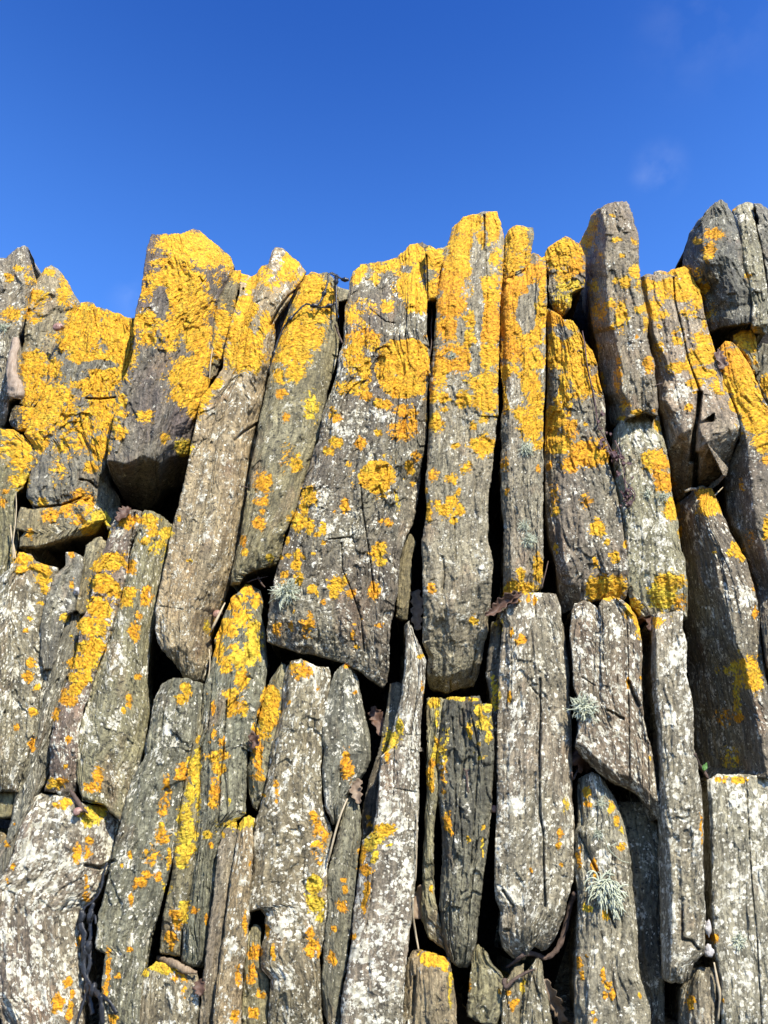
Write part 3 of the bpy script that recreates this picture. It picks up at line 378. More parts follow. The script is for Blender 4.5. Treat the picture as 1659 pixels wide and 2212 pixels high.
# cracks and joints seen in the faces: line, half width (m), depth (m)
CRACKS = [(plane(*np.array(pts(s)).T), w, d) for s, w, d in [
 ("B 1430,0 1432,100 1428,210", .0028, .02), ("B 1440,210 1450,500 1440,700", .0018, .008), ("E 1250,250 1255,400 1262,500", .0018, .010), ("E 1185,480 1195,600 1180,700", .0018, .009),
 ("B 1295,700 1280,900", .0015, .006), ("E 1380,1050 1350,1200", .0022, .012), ("E 1225,1230 1230,1300", .0022, .012),
 ("E 690,50 700,200 740,450 770,700", .0018, .010), ("E 575,400 580,560 640,700 690,850 710,1050", .0018, .010), ("E 500,380 640,365 650,400", .0022, .010), ("B 1085,240 1092,500", .002, .02),
 ("B 740,560 840,640 900,650", .002, .007), ("B 1015,1150 1030,1400", .0015, .008),
 ("B 150,660 200,560 260,480 320,440", .004, .02), ("A 1545,1250 1450,1310 1410,1350", .0035, .02), ("A 1540,1260 1500,1450 1490,1650", .0035, .02), ("A 1460,440 1430,560", .003, .012),
 ("C 1092,560 1100,700 1150,900 1180,1050 1250,1240", .0022, .02), ("C 1250,1250 1235,1400 1215,1500 1205,1659 F 1230,50 1222,240", .006, .06), ("C 1575,130 1600,240", .002, .01), ("C 800,150 800,480", .0012, .005), ("C 735,720 740,850", .0022, .008), ("C 900,1240 905,1370", .0018, .008), ("C 850,700 850,850", .0013, .005),
 ("C 520,870 545,950 560,1060 590,1180 630,1370", .0022, .009), ("C 760,1700 730,1780", .003, .01),
 ("F 258,900 268,1060", .0015, .008), ("F 120,1100 118,1500", .0013, .006), ("F 290,1400 295,1659 I 285,0 290,400 310,500 312,700 322,950", .0028, .016), ("F 230,1440 300,1520", .0018, .008), ("F 210,1250 230,1659", .001, .004),
 ("F 665,920 670,1290", .0013, .006), ("F 812,1000 820,1300 825,1659 I 830,180", .0016, .008), ("F 825,1420 850,1500 885,1560", .0045, .02), ("F 900,1400 I 905,230", .0014, .006), ("F 935,1659 I 945,260", .0014, .006), ("F 540,1390 620,1440", .0014, .006), ("F 700,1590 790,1640", .0035, .012),
 ("F 1085,1000 1080,1250", .0013, .006), ("I 1145,900 1145,1150 1200,1160 1240,1210", .0025, .014), ("I 1530,200 1545,500 1560,800 1590,1100 1620,1659", .0016, .008), ("I 530,520 600,680 640,760", .003, .012), ("I 525,220 545,460", .003, .012), ("I 690,950 740,1080", .0025, .008),
 ("D 140,150 220,190 380,172 480,130", .003, .014), ("D 480,20 540,30 580,70", .003, .014), ("A 520,1100 600,1105 690,1095", .003, .012), ("A 560,570 580,680", .002, .006),
 ("D 720,620 700,800 660,980", .0018, .008), ("D 810,220 780,420", .0022, .014), ("D 1240,700 1200,790", .002, .008), ("D 960,780 1100,800", .0015, .005), ("D 960,870 965,980", .0012, .005),
 ("D 1270,1250 1250,1500 G 1190,50", .002, .009), ("D 1360,1350 1340,1659 G 1320,200 1310,450", .002, .009), ("G 1060,700 1180,640", .0005, .001), ("G 1185,900 1165,1100 1185,1200", .0015, .006),
 ("G 510,705 600,725 680,680", .0035, .014), ("G 500,310 620,350", .002, .01), ("G 1085,1250 1095,1100", .002, .01),
 ("H 980,1340 1010,1600", .0012, .004), ("H 890,0 885,300", .0013, .005), ("H 860,240 1030,270", .0012, .005), ("H 760,760 750,900 720,1100", .0018, .007), ("H 1015,1380 1000,1600", .0028, .014), ("E 960,1550 1040,1555", .0012, .004),
 ("E 1300,1400 1320,1659 H 1280,300 1300,600", .0022, .008), ("E 1350,1420 1400,1659 H 1380,300 1350,700", .0022, .008), ("E 1240,1450 1250,1659 H 1260,300 1240,600", .002, .007), ("H 570,100 560,300", .0015, .006),
 ("I 70,860 130,950 110,1100 80,1100", .003, .01), ("I 60,1280 100,1560", .0015, .005), ("I 230,1290 210,1430", .003, .014), ("I 240,1320 200,1600", .0015, .005),
 ("H 1390,950 1420,1250", .0015, .004), ("A 1195,370 1215,400", .003, .008)]]

def coverage(x, y):
    """yellow coverage, hue and bare/white amounts at photo positions on the wall"""
    x = x + fbm(x/15., y/15., 31.5, 3)*6.5; y = y + fbm(x/15., y/15., 47.5, 3)*6.5
    c = np.zeros_like(x); hue = np.zeros_like(x); wsum = np.full_like(x, 1e-6); lem = np.zeros_like(x)
    def fall(b):
        d2 = ((x-b[0])/b[2])**2 + ((y-b[1])/b[3])**2; s_ = b[4]
        core_ = s_ - (s_-.5)*d2 if s_ > .75 else s_*(1-.33*d2)
        e_ = min(.5, s_*.67)
        return np.where(d2 < 1, core_, e_*np.exp(-(np.sqrt(np.maximum(d2, 1))-1)*1.6))
    for k, hv in (('y', .42), ('o', .88), ('g', 0.0)):
        for b in BL[k]:
            m = (np.abs(x-b[0]) < 2.2*b[2]) & (np.abs(y-b[1]) < 2.2*b[3])
            if not m.any(): continue
            f = fall(b)*m
            c = np.maximum(c, f); hue += hv*f**3; wsum += f**3
    c = np.minimum(c, .93); dm = np.full_like(x, 9.)
    for k in 'yog':
        for b in BL[k]:
            if b[4] >= 1.3:
                d = np.sqrt(((x-b[0])/b[2])**2+((y-b[1])/b[3])**2)
                dm = np.minimum(dm, d)
    strong = sstep(1.15, .95, dm)*.5; c = np.where(dm > 1, c-.5*np.exp(-((dm-1.09)/.09)**2), np.maximum(c, 1.1-.55*dm**3))
    for b in BL['n']: c = c - b[4]*np.clip(1-.5*(((x-b[0])/b[2])**2+((y-b[1])/b[3])**2), 0, 1)*1.3
    w = np.zeros_like(x)
    for b in BL['w']: w = np.maximum(w, b[4]*np.clip(1-.5*(((x-b[0])/b[2])**2+((y-b[1])/b[3])**2), 0, 1))
    return c, hue/wsum, w, strong

# ------------------------------------------------------------------ materials
def mat(name):
    m = bpy.data.materials.new(name); m.use_nodes = True; t = m.node_tree; b = t.nodes['Principled BSDF']
    return m, t, b
def mapr(t, src, a, b, c=0., d=1., smooth=False):
    n = nn(t, 'ShaderNodeMapRange', interpolation_type='SMOOTHSTEP' if smooth else 'LINEAR'); n.clamp = True
    n.inputs['From Min'].default_value = a; n.inputs['From Max'].default_value = b; n.inputs['To Min'].default_value = c; n.inputs['To Max'].default_value = d
    t.links.new(src, n.inputs['Value']); return n.outputs[0]
def math_(t, op, a, b=None):
    n = nn(t, 'ShaderNodeMath', operation=op)
    for i, v in enumerate((a, b)):
        if v is None: continue
        if isinstance(v, (int, float)): n.inputs[i].default_value = v
        else: t.links.new(v, n.inputs[i])
    return n.outputs[0]
def mix(t, f, a, b, kind='MIX'):
    n = nn(t, 'ShaderNodeMix', data_type='RGBA', blend_type=kind)
    for s, v in ((0, f), (6, a), (7, b)):
        if isinstance(v, (int, float)): n.inputs[s].default_value = v
        elif isinstance(v, tuple): n.inputs[s].default_value = v+(1,) if len(v) == 3 else v
        else: t.links.new(v, n.inputs[s])
    return n.outputs[2]
def tnoise(t, vec, scale, det=4, rough=.55, sx=(1, 1, 1), dist=0.):
    mp = nn(t, 'ShaderNodeMapping'); mp.inputs['Scale'].default_value = sx; t.links.new(vec, mp.inputs['Vector'])
    n = nn(t, 'ShaderNodeTexNoise'); n.inputs['Scale'].default_value = scale; n.inputs['Detail'].default_value = det; n.inputs['Roughness'].default_value = rough; n.inputs['Distortion'].default_value = dist
    t.links.new(mp.outputs[0], n.inputs['Vector']); return n.outputs[0]
def tvor(t, vec, scale, feat='F1', out='Distance', rnd=1.):
    n = nn(t, 'ShaderNodeTexVoronoi', feature=feat); n.inputs['Scale'].default_value = scale; n.inputs['Randomness'].default_value = rnd
    t.links.new(vec, n.inputs['Vector']); return n.outputs[out]

SL, t, b = mat("weathered_slate_with_lichen")
def attr(n): return nn(t, 'ShaderNodeAttribute', attribute_name=n)
rc = attr('rc').outputs['Vector']; lich = attr('lich').outputs['Fac']; hue = attr('hue').outputs['Fac']; wh = attr('white').outputs['Fac']
tint = nn(t, 'ShaderNodeObjectInfo').outputs['Color']
streak = tnoise(t, rc, 60, 6, .68, (2.6, .34, 2.6), .6)
mid = tnoise(t, rc, 26, 5, .6, (1, .55, 1)); big = tnoise(t, rc, 9, 3, .5, (1, .6, 1)); grain = tnoise(t, rc, 260, 6, .8, (1, .75, 1))
v = math_(t, 'MULTIPLY', mapr(t, streak, .34, .66, .42, 1.55), mapr(t, grain, .34, .66, .45, 1.6))
v = math_(t, 'MULTIPLY', v, mapr(t, mid, .3, .7, .72, 1.25))
vc = nn(t, 'ShaderNodeCombineColor'); [t.links.new(v, vc.inputs[i]) for i in range(3)]
base = mix(t, mapr(t, big, .42, .62, 0, .5), tint, (.20, .185, .115))
base = mix(t, mapr(t, tnoise(t, rc, 17, 5, .6, (1, .5, 1)), .58, .7, 0, .45), base, (.22, .13, .07))
base = mix(t, 1.0, base, vc.outputs[0], 'MULTIPLY')
# dark crust spots
dk = math_(t, 'MULTIPLY', mapr(t, tnoise(t, rc, 170, 5, .65), .57, .61), mapr(t, big, .35, .6, .3, .95))
base = mix(t, dk, base, (.030, .027, .021))
# pale crust: a coarse clumping field and a fine break-up, more of it where 'white' is high
wn = math_(t, 'ADD', math_(t, 'MULTIPLY', tnoise(t, rc, 55, 5, .65, (1, .6, 1)), .5), math_(t, 'MULTIPLY', tnoise(t, rc, 220, 6, .75, (1, .75, 1)), .5))
thr = math_(t, 'SUBTRACT', .615, math_(t, 'MULTIPLY', wh, .132))
wm = mapr(t, math_(t, 'SUBTRACT', wn, thr), -.004, .022)
vA = nn(t, 'ShaderNodeTexVoronoi'); vA.inputs['Scale'].default_value = 210; t.links.new(rc, vA.inputs['Vector'])
vB = nn(t, 'ShaderNodeTexVoronoi'); vB.inputs['Scale'].default_value = 100; t.links.new(rc, vB.inputs['Vector'])
def dots(vn, r0, k):
    sr = nn(t, 'ShaderNodeSeparateColor'); t.links.new(vn.outputs['Color'], sr.inputs[0])
    rad = math_(t, 'SUBTRACT', math_(t, 'MULTIPLY', wh, k), math_(t, 'MULTIPLY', sr.outputs[0], r0))
    dd_ = math_(t, 'ADD', vn.outputs['Distance'], math_(t, 'MULTIPLY', math_(t, 'SUBTRACT', grain, .5), .9))
    return mapr(t, math_(t, 'SUBTRACT', rad, dd_), -.02, .06)
wm = math_(t, 'MAXIMUM', wm, math_(t, 'MAXIMUM', dots(vA, .75, .72), dots(vB, .85, .66)))
wcol = mix(t, mapr(t, tnoise(t, rc, 120, 3), .35, .6), (.36, .33, .23), (.80, .76, .60))
base = mix(t, math_(t, 'MULTIPLY', wm, .92), base, wcol)
# leafy yellow lichen
fine = tnoise(t, rc, 190, 5, .7)
gran = tvor(t, rc, 270); gran2 = tvor(t, rc, 130)
lm = math_(t, 'ADD', lich, math_(t, 'MULTIPLY', math_(t, 'SUBTRACT', fine, .5), 1.6))
lmask = mapr(t, lm, .45, .57)
hv = math_(t, 'ADD', hue, math_(t, 'MULTIPLY', math_(t, 'SUBTRACT', tnoise(t, rc, 75, 5, .7), .5), 2.2))
lem = mix(t, mapr(t, hv, -.1, .45), (.55, .41, .035), (.62, .335, .016))
yel = mix(t, mapr(t, hv, .45, 1.1), lem, (.60, .26, .014))
yel = mix(t, 1.0, yel, mix(t, mapr(t, fine, .36, .62), (.42, .38, .5), (1.2, 1.2, 1.1)), 'MULTIPLY')  # mottling that also paints tiny shadows between the lichen granules
col = mix(t, lmask, base, yel)
t.links.new(col, b.inputs['Base Color'])
t.links.new(mix(t, lmask, (.62,)*3, (.9,)*3), b.inputs['Roughness']); b.inputs['Specular IOR Level'].default_value = .3
hrock = math_(t, 'ADD', math_(t, 'MULTIPLY', streak, .0065), math_(t, 'MULTIPLY', grain, .0030))
hrock = math_(t, 'ADD', hrock, math_(t, 'MULTIPLY', wm, .0004))
hl = math_(t, 'ADD', math_(t, 'MULTIPLY', math_(t, 'SUBTRACT', 1., gran), .0018), math_(t, 'MULTIPLY', math_(t, 'SUBTRACT', 1., gran2), .0011))
hl = math_(t, 'ADD', hl, math_(t, 'MULTIPLY', fine, .0044))
hh = math_(t, 'ADD', math_(t, 'MULTIPLY', hrock, math_(t, 'SUBTRACT', 1., lmask)), math_(t, 'MULTIPLY', hl, lmask))
bp = nn(t, 'ShaderNodeBump'); bp.inputs['Strength'].default_value = .9; bp.inputs['Distance'].default_value = 1.0
t.links.new(hh, bp.inputs['Height']); t.links.new(bp.outputs[0], b.inputs['Normal'])

def simple(name, c1, c2, scale=60, rough=.7, sx=(1, 1, 1), bump=.001, tr=0.):
    c1, c2 = [tuple(v_*(.9 if max(c2) < .05 else .5) for v_ in c_) for c_ in (c1, c2)]
    m, t, b = mat(name); tc_ = nn(t, 'ShaderNodeTexCoord').outputs['Object']
    n = tnoise(t, tc_, scale*1.6, 6, .7, sx)
    t.links.new(mix(t, mapr(t, n, .35, .65), c1, c2), b.inputs['Base Color']); b.inputs['Roughness'].default_value = rough
    b.inputs['Specular IOR Level'].default_value = .3
    bp = nn(t, 'ShaderNodeBump'); bp.inputs['Distance'].default_value = bump; t.links.new(n, bp.inputs['Height']); t.links.new(bp.outputs[0], b.inputs['Normal'])
    return m
M = dict(
 core=simple("soil_and_rubble_with_gap_shade", (.012, .010, .007), (.05, .04, .028), 40, .95, bump=.02),  # earth fill coloured near-black, so shade in the gaps is partly painted
 soil=simple("grassy_ground", (.14, .12, .065), (.22, .185, .11), 8, .95, bump=.02),
 weed=simple("dried_black_seaweed", (.006, .007, .009), (.03, .032, .036), 90, .35),
 tuft=simple("pale_green_lichen_strands", (.46, .50, .32), (.98, 1.02, .76), 160, .8),
 drift=simple("bleached_driftwood", (.46, .33, .22), (.72, .57, .42), 60, .75, (2, 2, .25), .003),
 twig=simple("brown_twig_bark", (.10, .065, .05), (.22, .15, .11), 150, .8, bump=.002),
 straw=simple("dry_straw", (.62, .48, .28), (.78, .66, .44), 80, .6),
 leaf=simple("dead_brown_leaf", (.10, .05, .03), (.22, .12, .075), 70, .55),
 leaf2=simple("tan_dead_leaf", (.24, .16, .10), (.42, .31, .20), 70, .6),
 plant=simple("dried_purple_plant", (.07, .03, .035), (.20, .11, .11), 90, .6),
 shell=simple("snail_shell", (.42, .20, .15), (.62, .40, .31), 90, .35),
 pebble=simple("white_pebble", (.50, .45, .40), (1.0, .95, .88), 130, .5),
 wood=simple("split_stick", (.30, .20, .11), (.62, .47, .30), 120, .7, (2, 2, .2), .002),
 green=simple("green_seedling", (.08, .22, .03), (.14, .34, .05), 60, .5))

# ------------------------------------------------------------------ build the stones
STEP = 1.6
DM = np.full((600, 460), -.2)        # coarse depth map of the wall face, 4 px cells, to seat small things on it
def resample(P, n):
    P = np.asarray(P, float); d = np.r_[0, np.cumsum(np.linalg.norm(np.diff(P, axis=0), axis=1))]
    s = np.linspace(0, d[-1], n); return np.stack([np.interp(s, d, P[:, 0]), np.interp(s, d, P[:, 1])], -1)
def plen(P): return np.linalg.norm(np.diff(np.asarray(P), axis=0), axis=1).sum()
def jitter(P, seed, amp):
    """break up a traced edge; amount fades to nothing at both ends"""
    n = len(P); s = np.arange(n)*STEP
    e = np.clip(np.minimum(s, s[::-1])/8, 0, 1)
    def q_(z, k): z = z*k; return (np.floor(z)+sstep(.3, .7, z-np.floor(z)))/k
    o = np.stack([q_(fbm(s/26., seed, 3.1, 3), 3.)*2.2+fbm(s/5., seed, 7.7, 2)*1.0, q_(fbm(s/26., seed, 11.9, 3), 3.)*2.2+fbm(s/5., seed, 17.3, 2)*1.0], -1)
    return P + o*e[:, None]*amp

def mesh_from(name, V, F, material, attrs=None, smooth=True):
    me = bpy.data.meshes.new(name)
    me.vertices.add(len(V)); me.vertices.foreach_set('co', np.asarray(V, np.float32).ravel())
    F = np.asarray(F, np.int32); me.loops.add(F.size); me.loops.foreach_set('vertex_index', F.ravel())
    me.polygons.add(len(F)); k = F.shape[1]
    me.polygons.foreach_set('loop_start', np.arange(len(F), dtype=np.int32)*k)
    me.polygons.foreach_set('use_smooth', np.full(len(F), smooth))
    for nme, a in (attrs or {}).items():
        a = np.asarray(a, np.float32)
        if a.ndim == 2: at = me.attributes.new(nme, 'FLOAT_VECTOR', 'POINT'); at.data.foreach_set('vector', a.ravel())
        else: at = me.attributes.new(nme, 'FLOAT', 'POINT'); at.data.foreach_set('value', a.ravel())
    me.materials.append(material); me.update(calc_edges=True); me.validate()
    return me

def chips(u, v, seed):
    """angular broken facets: every cell is a small tilted plane with its own level"""
    i, j = np.floor(u).astype(np.int64), np.floor(v).astype(np.int64); best = np.full(u.shape, 9e9); out = np.zeros(u.shape); k = np.int64(int(seed*977) % 99991)
    for di in (-1, 0, 1):
        for dj in (-1, 0, 1):
            ci, cj = i+di, j+dj; px = ci+_h(ci, cj, k); py = cj+_h(ci, cj, k+1); du, dv = u-px, v-py
            d = np.maximum(np.abs(du), np.abs(dv))+.5*(np.abs(du)+np.abs(dv)); m = d < best; best = np.where(m, d, best)
            out = np.where(m, (_h(ci, cj, k+2)-.5)*1.2+(_h(ci, cj, k+3)-.5)*1.6*du+(_h(ci, cj, k+4)-.5)*1.2*dv, out)
    return out
def crease_dist(P, poly): return dist_poly(P, poly, True)
def overshoot(P, poly):
    o_ = np.zeros(P.shape[:-1])
    for a, b in ((poly[1], poly[0]), (poly[-2], poly[-1])):
        u = (b-a)/(np.linalg.norm(b-a)+1e-9); near = np.linalg.norm(P-b, axis=-1) <= dist_poly(P, poly)+1e-6
        o_ = np.maximum(o_, np.where(near, np.maximum((P-b)@u, 0), 0))
    return o_
def build_stone(i, q):
    top, right, bottom, left = q['out']; bottom = bottom[::-1]; left = left[::-1]
    nu = max(8, int(max(plen(top), plen(bottom), .8*max(abs(np.array(right)[:, 0].mean()-np.array(left)[:, 0].mean()), 1))/STEP)+1)
    nv = max(8, int(max(plen(left), plen(right))/STEP)+1)
    amp = 1.1
    T = jitter(resample(top, nu), i*3.7+.1, amp*1.3); Bm = jitter(resample(bottom, nu), i*3.7+1.2, amp*1.3)
    Lf = jitter(resample(left, nv), i*3.7+2.3, amp); R = jitter(resample(right, nv), i*3.7+3.4, amp)
    s = np.linspace(0, 1, nu)[None, :, None]; t = np.linspace(0, 1, nv)[:, None, None]
    P = (1-s)*Lf[:, None]+s*R[:, None]+(1-t)*T[None]+t*Bm[None]-((1-s)*(1-t)*T[0]+s*(1-t)*T[-1]+(1-s)*t*Bm[0]+s*t*Bm[-1])
    X = P[..., 0]+(s[..., 0]-.5)*(4.2 if q['h'] < .03 else 2.2); Y = P[..., 1]+(t[..., 0]-.5)*3.0; P = np.stack([X, Y], -1); W2 = plane(X, Y)
    Wt, Wb, Wl, Wr = W2[0], W2[-1], W2[:, 0], W2[:, -1]
    wid = np.median(np.linalg.norm(W2[:, -1]-W2[:, 0], axis=-1)); ln = np.linalg.norm(np.diff(W2[:, nu//2], axis=0), axis=1).sum()
    a = (s[..., 0]*wid)*np.ones_like(X); l = (t[..., 0]*ln)*np.ones_like(X)
    off = i*1.37; r = q['rough']
    D = np.minimum.reduce([dist_poly(W2, w) for w in (Wl[::3], Wr[::3], Wt[::3], Wb[::3])])
    h = np.full(X.shape, q['h'])
    h += q['tilt'][0]*(s[..., 0]-.5) + q['tilt'][1]*(.5-t[..., 0])
    f = np.zeros_like(h); wob = fbm(W2[..., 0]*45, W2[..., 1]*30, off, 3)*.0022
    for kind, line, sl_ in q['cr']:
        LP = plane(*np.array(pts(line)).T); sdist = crease_dist(W2, LP)+wob
        ov = overshoot(W2, LP); dd = (sdist if kind in 'rt' else -sdist) - ov*1.2
        # soft corner of about 2 mm
        f = np.minimum(f, -sl_*.5*(dd+np.sqrt(dd*dd+.001**2)))
    # a few broad cleavage facets, most running with the stone, one or two across it
    rr = random.Random(i*7+3)
    for k_ in range(5):
        if k_ < 3:
            a0 = wid*rr.choice([rr.uniform(.08, .3), rr.uniform(.7, .92), rr.uniform(.3, .7)]); sk = rr.uniform(-.12, .12)*wid/ln; sg_ = 1 if a0 > wid*.5 else -1
            dd = sg_*(a-a0-sk*(l-ln/2)*3); sp_ = rr.uniform(.05, .22) if .3*wid < a0 < .7*wid else rr.uniform(.2, .6)
        else:
            l0 = ln*rr.choice([rr.uniform(.03, .2), rr.uniform(.8, .97)]); sg_ = 1 if l0 > ln*.5 else -1; dd = sg_*(l-l0+(a-wid/2)*rr.uniform(-.7, .7)); sp_ = rr.uniform(.1, .35)
        dd = dd + wob*1.5
        f = f - np.maximum(sp_*.5*(dd+np.sqrt(dd*dd+.0008**2)), 0)*min(r, 1.1)
    if q['bot']:
        w_, s_ = q['bot']; dd = w_-dist_poly(W2, Wb[::3])+wob; f = np.minimum(f, -s_*.5*(dd+np.sqrt(dd*dd+.001**2)))
    f = np.maximum(f, -.24)
    h += f
    # worn, broken rim
    rim = .0028*(1+.6*noise(a*60, l*40, off)); q1 = np.clip(1-D/np.maximum(rim, .001), 0, 1); h -= .0026*q1**2
    rim2 = .012*(1+.7*noise(a*20, l*12, off+3)); q2 = np.clip(1-D/rim2, 0, 1); h -= .0015*q2**2*r
    # relief: swells, cleavage steps along the length, splinters
    h += fbm(a*11, l*4.5, off, 3)*.0020*r
    e = fbm(a*40+fbm(a*14, l*12, off+8, 3)*.5, l*3.2, off+2, 4)*3.4
    st_ = np.floor(e)+sstep(.42, .58, e-np.floor(e)); h += st_*.0024*r
    h += fbm(a*110, l*20, off+4, 4)*.0012*r + fbm(a*240, l*70, off+6, 2)*.0013*r + fbm(a*90, l*60, off+14, 3)*.0009*r
    wa = a+fbm(a*60, l*40, off+51, 2)*.0022; wl = l+fbm(a*50, l*30, off+53, 2)*.008
    h += fbm(a*150, l*7, off+61, 3)*.0016*r + chips(wa*48, wl*8, off)*.0020*r + chips(wa*130, wl*42, off+1)*.0013*r + chips(wa*300, wl*120, off+2)*.0006*r
    # flaked patches with a crisp edge
    fl = fbm(a*16, l*7, off+21, 4); h -= sstep(.18, .21, fl)*.0028*r; h -= sstep(.36, .38, fl)*.003*r
    # hairline splits that run with the cleavage
    k = noise(a*34+fbm(a*6, l*5, off, 2)*.6, l*1.1, off+31); g = sstep(-.1, .25, noise(a*11, l*7, off+37))
    h -= np.clip(1-np.abs(k)/.03, 0, 1)*g*.0035*r
    x0, x1, y0, y1 = W2[..., 0].min(), W2[..., 0].max(), W2[..., 1].min(), W2[..., 1].max()
    for line, w_, d_ in CRACKS:
        if line[:, 0].max() < x0 or line[:, 0].min() > x1 or line[:, 1].max() < y0 or line[:, 1].min() > y1: continue
        dd = dist_poly(W2, line)+np.abs(fbm(W2[..., 0]*200, W2[..., 1]*120, 3.3, 2))*.001
        h -= d_*.8*np.clip(1.25-dd/(w_*.75), 0, 1)
    c, hue, w, strong = coverage(X, Y)
    n1 = fbm(X/9., Y/9., 5.5, 4); n2 = fbm(X/26., Y/26., 9.5, 3)
    ok = sstep(.05, .35, c)
    c2 = c + (n1*.42+n2*.30)*ok*(1-.8*strong) - .02
    thick = sstep(.47, .62, c2)
    h += thick*(.0005+.0008*fbm(X/3.6, Y/3.6, 1.5, 3)+.0005*n1+.0008*noise(X/2.6, Y/2.6, 4.4))
    white = q['white']*.9 + w*.7 + n2*.35
    dn = np.zeros_like(h)
    V = world(X, Y, h)
    iy = np.clip((Y/4).astype(int)+10, 0, 599); ix = np.clip((X/4).astype(int)+10, 0, 459); np.maximum.at(DM, (iy, ix), h)
    idx = np.arange(nu*nv).reshape(nv, nu)
    F = np.stack([idx[:-1, :-1], idx[1:, :-1], idx[1:, 1:], idx[:-1, 1:]], -1).reshape(-1, 4)
    # sides and back
    loop = np.r_[idx[0, :-1], idx[:-1, -1], idx[-1, :0:-1], idx[:0:-1, 0]]
    lx, ly, lh = X.ravel()[loop], Y.ravel()[loop], h.ravel()[loop]
    Vl = V.reshape(-1, 3)[loop]; cen = np.array([lx.mean(), ly.mean()])
    tx = np.roll(lx, -2)-np.roll(lx, 2); ty = np.roll(ly, -2)-np.roll(ly, 2); nl = np.hypot(tx, ty)+1e-6
    nx, ny = ty/nl, -tx/nl                       # outward in the picture (y down, clockwise loop)
    vx, vy = 829.5-lx, (1106+FPX*math.tan(PITCH))-ly; vn = np.hypot(vx, vy); face = sstep(-.15, .25, (nx*vx+ny*vy)/vn)
    rc0 = np.stack([a.ravel()[loop], l.ravel()[loop]], -1)
    rings = []; RC = []; 
    for m, dp in enumerate((.004, .010, .02, .034, .055, .09, .14, .19)):
        A_ = Vl - NRM*0 + np.array([0, 1., 0])*dp
        B_ = world(lx - nx*min(dp*60, 3), ly - ny*min(dp*60, 3), lh - dp)
        fc = face[:, None]*.62; Q = A_*(1-fc) + B_*fc
        Q = Q + (np.array([1., 0, 0])*(-nx)[:, None] + UP*(ny)[:, None])*(.0016*(1+noise(rc0[:, 0]*90, rc0[:, 1]*25, off+m*.9)))[:, None]*(m+1)*.5
        rings.append(Q); RC.append(np.stack([rc0[:, 0]-nx*0, rc0[:, 1], np.full(len(lx), dp)], -1))
    n0 = nu*nv; nl_ = len(loop); allV = [V.reshape(-1, 3)]+rings; prev = loop; Fs = [F]
    for m in range(len(rings)):
        cur = n0+m*nl_+np.arange(nl_)
        Fs.append(np.stack([prev, np.roll(prev, -1), np.roll(cur, -1), cur], -1)); prev = cur
    cid = n0+len(rings)*nl_; allV.append(rings[-1].mean(0)[None])
    Fs.append(np.stack([prev, np.roll(prev, -1), np.full(nl_, cid), np.full(nl_, cid)], -1)[:, :4])
    VV = np.concatenate(allV)
    front_rc = np.stack([a.ravel(), l.ravel(), (h-q['h']).ravel()], -1)
    RCa = np.concatenate([front_rc]+RC+[np.zeros((1, 3))]) + np.array([off*.31, off*.17, off])
    def ext(z): zl = z.ravel()[loop]; return np.concatenate([z.ravel()]+[zl]*len(rings)+[[0]])
    at = dict(rc=RCa, lich=ext(c2), hue=ext(hue), white=ext(white))
    for m in range(len(rings)): at['lich'][n0+m*nl_:n0+(m+1)*nl_] -= .03+.05*m
    # faces: quads plus a triangle fan for the back
    tri = Fs.pop(); Fq = np.concatenate(Fs)
    me = bpy.data.meshes.new(q['name'])
    me.vertices.add(len(VV)); me.vertices.foreach_set('co', VV.astype(np.float32).ravel())
    lo = np.concatenate([Fq.ravel(), tri[:, :3].ravel()]).astype(np.int32)
    me.loops.add(len(lo)); me.loops.foreach_set('vertex_index', lo)
    me.polygons.add(len(Fq)+len(tri)); ls = np.concatenate([np.arange(len(Fq))*4, len(Fq)*4+np.arange(len(tri))*3]).astype(np.int32)
    me.polygons.foreach_set('loop_start', ls)
    me.polygons.foreach_set('use_smooth', np.ones(len(ls), bool))
    for nme, arr in at.items():
        arr = np.asarray(arr, np.float32)
        if arr.ndim == 2: x_ = me.attributes.new(nme, 'FLOAT_VECTOR', 'POINT'); x_.data.foreach_set('vector', arr.ravel())
        else: x_ = me.attributes.new(nme, 'FLOAT', 'POINT'); x_.data.foreach_set('value', arr.ravel())
    me.materials.append(SL); me.update(calc_edges=True)
    org = VV.mean(0); me.transform(__import__('mathutils').Matrix.Translation(-Vector(org)))
    ob = bpy.data.objects.new(q['name'], me); ob.location = org; C.objects.link(ob)
    cc = TINT[q['tint']]; rr = random.Random(i); bv = rr.uniform(.8, 1.12); ob.color = (cc[0]*bv*rr.uniform(.94, 1.06), cc[1]*bv, cc[2]*bv*rr.uniform(.92, 1.08), 1)
    ob['kind'] = 'thing'; ob['label'] = q['lab']; ob['category'] = 'stone'; ob['group'] = 'upright slate stones of the dry-stone wall'
    return ob
for i, q in enumerate(ST): build_stone(i+1, q)

